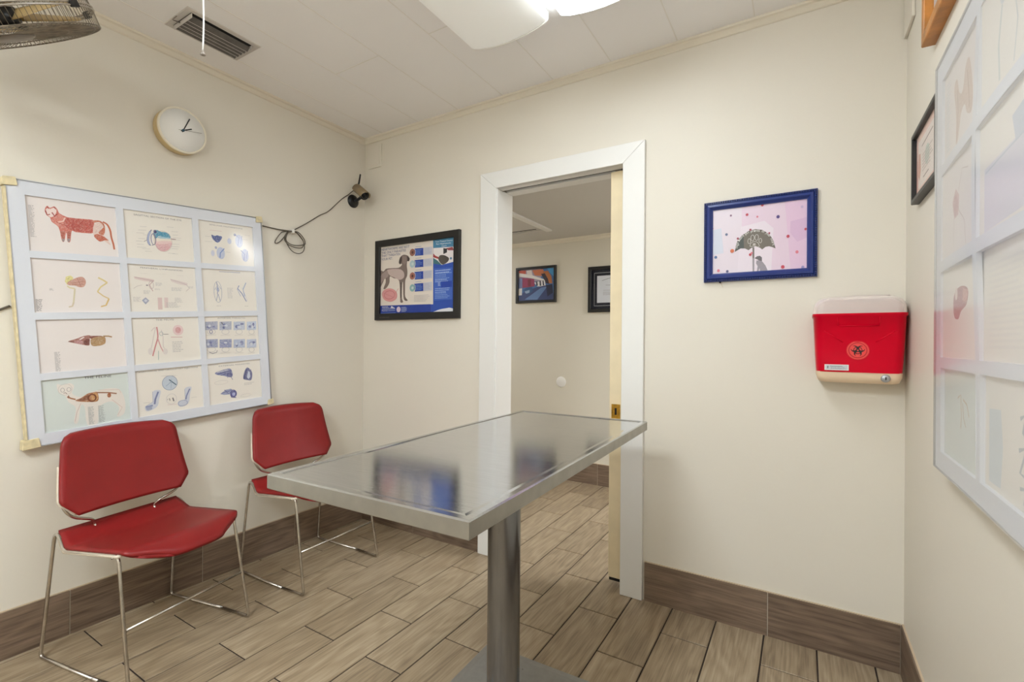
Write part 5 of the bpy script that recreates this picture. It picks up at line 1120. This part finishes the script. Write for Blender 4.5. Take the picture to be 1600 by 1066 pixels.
# ------------------------------------------------------------------ ceiling things
LENS_ON = emitter('glowing_light_lens', (240, 249, 255), LAMP)
LENS_OFF = emitter('dim_lens_added_glow', (250, 250, 244), .06)  # weak added glow brightens this lens
def light(x0, x1, y0, y1, lensmat, label):
    root = empty('ceiling_light', ((x0+x1)/2, (y0+y1)/2, H)); tag(root, label, 'light', 'wraparound ceiling lights')
    hw_, hl_ = (x1-x0)/2, (y1-y0)/2
    MB().box((-hw_+.02, -hl_+.004, -.028), (hw_-.02, hl_-.004, 0), M['whiteplastic'], .002).build('housing', root)
    lm = MB(); prof = [(-hw_, -.004), (-hw_, -.030), (-hw_+.003, -.037), (-hw_+.012, -.043), (-hw_*.75, -.054), (-hw_*.5, -.062), (-hw_*.25, -.067), (0, -.069), (hw_*.25, -.067), (hw_*.5, -.062), (hw_*.75, -.054), (hw_-.012, -.043), (hw_-.003, -.037), (hw_, -.030), (hw_, -.004)]
    pr = prof; n = len(pr); vs = []
    ys = [(-hl_, .93), (-hl_+.006, 1.0), (hl_-.006, 1.0), (hl_, .93)]
    for y, k in ys: vs += [(x*(.5+.5*k), y, z*k) for x, z in pr]
    fs = [(r*n+i, r*n+i+1, (r+1)*n+i+1, (r+1)*n+i) for r in range(3) for i in range(n-1)]
    lm.add(vs, [f[::-1] for f in fs], lensmat, True); lm.build('lens', root)
    for y0, y1 in ((-hl_-.004, -hl_+.0005), (hl_-.0005, hl_+.004)):
        MB().prism([(x*1.004, z*1.01) for x, z in pr], 0, y1-y0, M['whiteplastic'], frame_mtx((0, y1, 0), (1, 0, 0), (0, 0, 1), (0, -1, 0)), .001).build('end_cap', root)
    return root
light(1.195, 1.560, -1.69, -.470, LENS_OFF, 'dim translucent ceiling light with a pull cord')
light(1.612, 1.977, -1.69, -.470, LENS_ON, 'brightly lit white ceiling light next to the dim one')
# added fill lamp behind the camera, shaped like the ceiling lights
hl_ = light(1.2, 1.95, -3.32, -2.72, emitter('rear_fill_lens', (240, 249, 255), REAR_FILL), 'added unseen fill light over the far end of the room')
# hall lamp
root = empty('ceiling_light', (2.69, .82, HH)); tag(root, 'cool white square ceiling light in the hall, outside the photograph', 'light')
MB().box((-.14, -.14, -.02), (.14, .14, 0), M['whiteplastic'], .003).build('housing', root)
MB().box((-.12, -.12, -.035), (.12, .12, -.02), emitter('glowing_hall_lens', (246, 250, 255), LAMP3), .004).build('lens', root)
root = empty('ceiling_light', (-.62, .85, HH)); tag(root, 'added unseen square fill light at the closed end of the hall', 'light')  # second hall lamp, added out of view to even out the hall
MB().box((-.26, -.26, -.02), (.26, .26, 0), M['whiteplastic'], .003).build('housing', root)
MB().box((-.24, -.24, -.035), (.24, .24, -.02), emitter('hall_end_fill_lens', (246, 250, 255), HALL_FILL), .004).build('lens', root)
# pull cord
pc = MB(); rnd = random.Random(5); pts = []
for i in range(26):
    z = 2.372-.565*i/25; pts.append((1.232+.0012*math.sin(i*1.3)+.0015*math.sin(i*.37), -1.562+.0010*math.cos(i*1.1), z))
pcr = empty('pull_cord', (1.232, -1.562, 1.79)); tag(pcr, 'white pull cord with a small metal end hanging before the ceiling vent', 'cord')
pm_ = Matrix.Translation((-1.232, 1.562, -1.79))
o = MB().tube(pts, .0018, M['cord'], 8).build('string', pcr); o.matrix_local = pm_
o = MB().lathe([(0, 1.810), (.0022, 1.810), (.0026, 1.805), (.0055, 1.8005), (.0058, 1.798), (.002, 1.796), (0, 1.796)], M['steel_grey'], 20, Matrix.Translation((1.232, -1.562, 0))).build('bell_end', pcr); o.matrix_local = pm_
# vent register
root = empty('ceiling_vent', (.268, -1.06, H)); tag(root, 'dusty white ceiling vent register with dark louvers', 'vent')
fv = MB(); vx, vy = .098, .148
frame_mesh(fv, 2*vx, 2*vy, .024, .004, M['ventframe']); o = fv.build('frame', root); o.matrix_local = Matrix.Rotation(PI, 4, 'X')
MB().box((-.074, -.122, -.002), (.074, .122, -.0005), M['dark']).build('duct_opening', root)
for i in range(5):
    x = -.050+.0250*i; mb = MB()
    mb.box((-.0125, -.120, -.0006), (.0125, .120, .0006), M['ventmetal'], 0, Matrix.Translation((x, 0, -.013)) @ Matrix.Rotation(math.radians(-34), 4, 'Y'))
    mb.box((-.0145, -.120, -.0005), (-.0115, .120, .0022), M['ventframe'], 0, Matrix.Translation((x, 0, -.013)) @ Matrix.Rotation(math.radians(-34), 4, 'Y')); mb.build('louver', root)
for sg in (-1, 1):
    MB().box((-.072, sg*.1205-.0012, -.020), (.072, sg*.1205+.0012, -.002), M['ventframe'], 0).build('louver_bracket', root)
MB().tube(smooth_path([(-.02, -.122, -.010), (-.02, -.150, -.014), (.02, -.152, -.014)], .006), .002, M['steel_grey'], 8).build('damper_lever', root)

# ------------------------------------------------------------------ wall fan
n_ = Vector((.1243, -.5309, .8383)).normalized(); cF = Vector((.367, -1.682, 2.0515)); R = .225
X = Vector((1, 0, 0)); X = (X-n_*X.dot(n_)).normalized(); Y = n_.cross(X); mF = frame_mtx(cF, X, Y, n_)
root = empty('wall_fan', mtx=mF); tag(root, 'wire-caged wall fan tilted down over the chart board', 'fan')
DP = .052
def fr_(a, r, z): return (r*math.cos(a), r*math.sin(a), z)
g1 = MB(); NW = 108
for i in range(NW):
    a = 2*PI*i/NW; g1.tube([fr_(a, .05, .004), fr_(a+.12, R*.6, .003), fr_(a+.2, R*.93, .001), fr_(a+.22, R, .004), fr_(a+.22, R+.003, DP)], .0009, M['fanwire'], 5, caps=False)
for r, z in ((R, .003), (R*.93, .002), (R*.62, .004), (.052, .004)): g1.tube([fr_(2*PI*i/64, r, z) for i in range(64)], .0018, M['fanwire'], 6, True)
g1.build('front_grille', root)
MB().lathe([(0, -.004), (.045, -.004), (.052, 0), (.052, .006), (0, .006)], M['steel_grey'], 32).build('badge_plate', root)
g2 = MB()
for i in range(NW):
    a = 2*PI*i/NW; g2.tube([fr_(a, R+.003, DP), fr_(a, R, DP+.055), fr_(a, R*.9, DP+.085), fr_(a, R*.5, DP+.10), fr_(a, .07, DP+.10)], .0009, M['fanwire'], 5, caps=False)
for r, z in ((R*.9, DP+.085), (R*.5, DP+.10), (.07, DP+.10)): g2.tube([fr_(2*PI*i/64, r, z) for i in range(64)], .0018, M['fanwire'], 6, True)
g2.build('rear_grille', root)
rg = MB(); rg.tube([fr_(2*PI*i/72, R+.004, DP-.004) for i in range(72)], .0032, M['chrome'], 8, True); rg.tube([fr_(2*PI*i/72, R+.004, DP+.004) for i in range(72)], .0032, M['chrome'], 8, True); rg.build('joining_ring', root)
for k in range(6):
    a = math.radians(-32+60*k); m_ = Matrix.Rotation(a, 4, 'Z') @ Matrix.Translation((R+.005, 0, DP))
    MB().box((-.006, -.013, -.010), (.006, .013, .010), M['blackplastic'], .002, m_).build('cage_clip', root)
MB().lathe([(0, .03), (.03, .03), (.042, .04), (.042, .075), (0, .078)], M['blackplastic'], 28).build('hub', root)
for k in range(5):
    a0 = 2*PI*k/5+.5; vs = []
    nr, na = 8, 8
    for i in range(nr+1):
        rr = lerp(.04, .2, i/nr); sp = lerp(.42, .62, i/nr)
        for j in range(na+1):
            t_ = j/na-.5; vs.append(fr_(a0+sp*t_*2, rr*(1-.10*(abs(t_)*2)**3*(i/nr)), .055+.028*t_*2*(.5+.5*i/nr)))
    fs = [(i*(na+1)+j, (i+1)*(na+1)+j, (i+1)*(na+1)+j+1, i*(na+1)+j+1) for i in range(nr) for j in range(na)]
    m_ = len(vs); vs2 = vs+[(x, y, z+.002) for x, y, z in vs]
    rim = [j for j in range(na)]+[i*(na+1)+na for i in range(nr)]+[nr*(na+1)+j for j in range(na, 0, -1)]+[i*(na+1) for i in range(nr, 0, -1)]
    MB().add(vs2, fs+[tuple(m_+q for q in f[::-1]) for f in fs]+[(a, b, m_+b, m_+a) for a, b in zip(rim, rim[1:]+rim[:1])], M['fanblade'], True).build('blade', root)
MB().lathe([(0, DP+.19), (.05, DP+.18), (.068, DP+.15), (.07, DP+.06), (.05, DP+.04), (0, DP+.04)], M['fanblade'], 32).build('motor_housing', root)
inv = mF.inverted(); s0 = inv @ (cF+n_*(DP+.15)); s1 = inv @ Vector((.14, -1.78, 2.33)); s2 = inv @ Vector((0.0, -1.78, 2.30))
MB().tube(smooth_path([s0, s1, s2], .05), .014, M['fanblade'], 12).build('mounting_arm', root)
MB().box((0, -1.84, 2.22), (.012, -1.72, 2.38), M['fanblade'], .003, inv).build('wall_plate', root)

# ------------------------------------------------------------------ world, camera, view
w = bpy.data.worlds.new('world'); sc.world = w; w.use_nodes = True
w.node_tree.nodes['Background'].inputs[0].default_value = (.8, .86, 1, 1); w.node_tree.nodes['Background'].inputs[1].default_value = .2
f, yaw, pitch, roll = 743.677, .54751, .0026, .00802
fw = Vector((-math.sin(yaw)*math.cos(pitch), math.cos(yaw)*math.cos(pitch), math.sin(pitch))); rt = Vector((math.cos(yaw), math.sin(yaw), 0)); up = rt.cross(fw)
r2 = rt*math.cos(roll)+up*math.sin(roll); u2 = up*math.cos(roll)-rt*math.sin(roll)
cam = bpy.data.cameras.new('photo_camera'); co_ = bpy.data.objects.new('photo_camera', cam); C.objects.link(co_)
co_.matrix_world = frame_mtx((2.41612, -2.12405, 1.1408), r2, u2, -fw)
cam.sensor_width = 36; cam.sensor_fit = 'HORIZONTAL'; cam.lens = f/1600*36; cam.clip_start = .02
sc.camera = co_
sc.view_settings.view_transform = 'Standard'; sc.view_settings.look = 'None'; sc.view_settings.gamma = 1; sc.view_settings.use_curve_mapping = False
sc.view_settings.exposure = EXPOSURE
sc.cycles.use_denoising = True; sc.cycles.max_bounces = 10; sc.cycles.diffuse_bounces = 6; sc.cycles.transparent_max_bounces = 12; sc.cycles.sample_clamp_indirect = 6
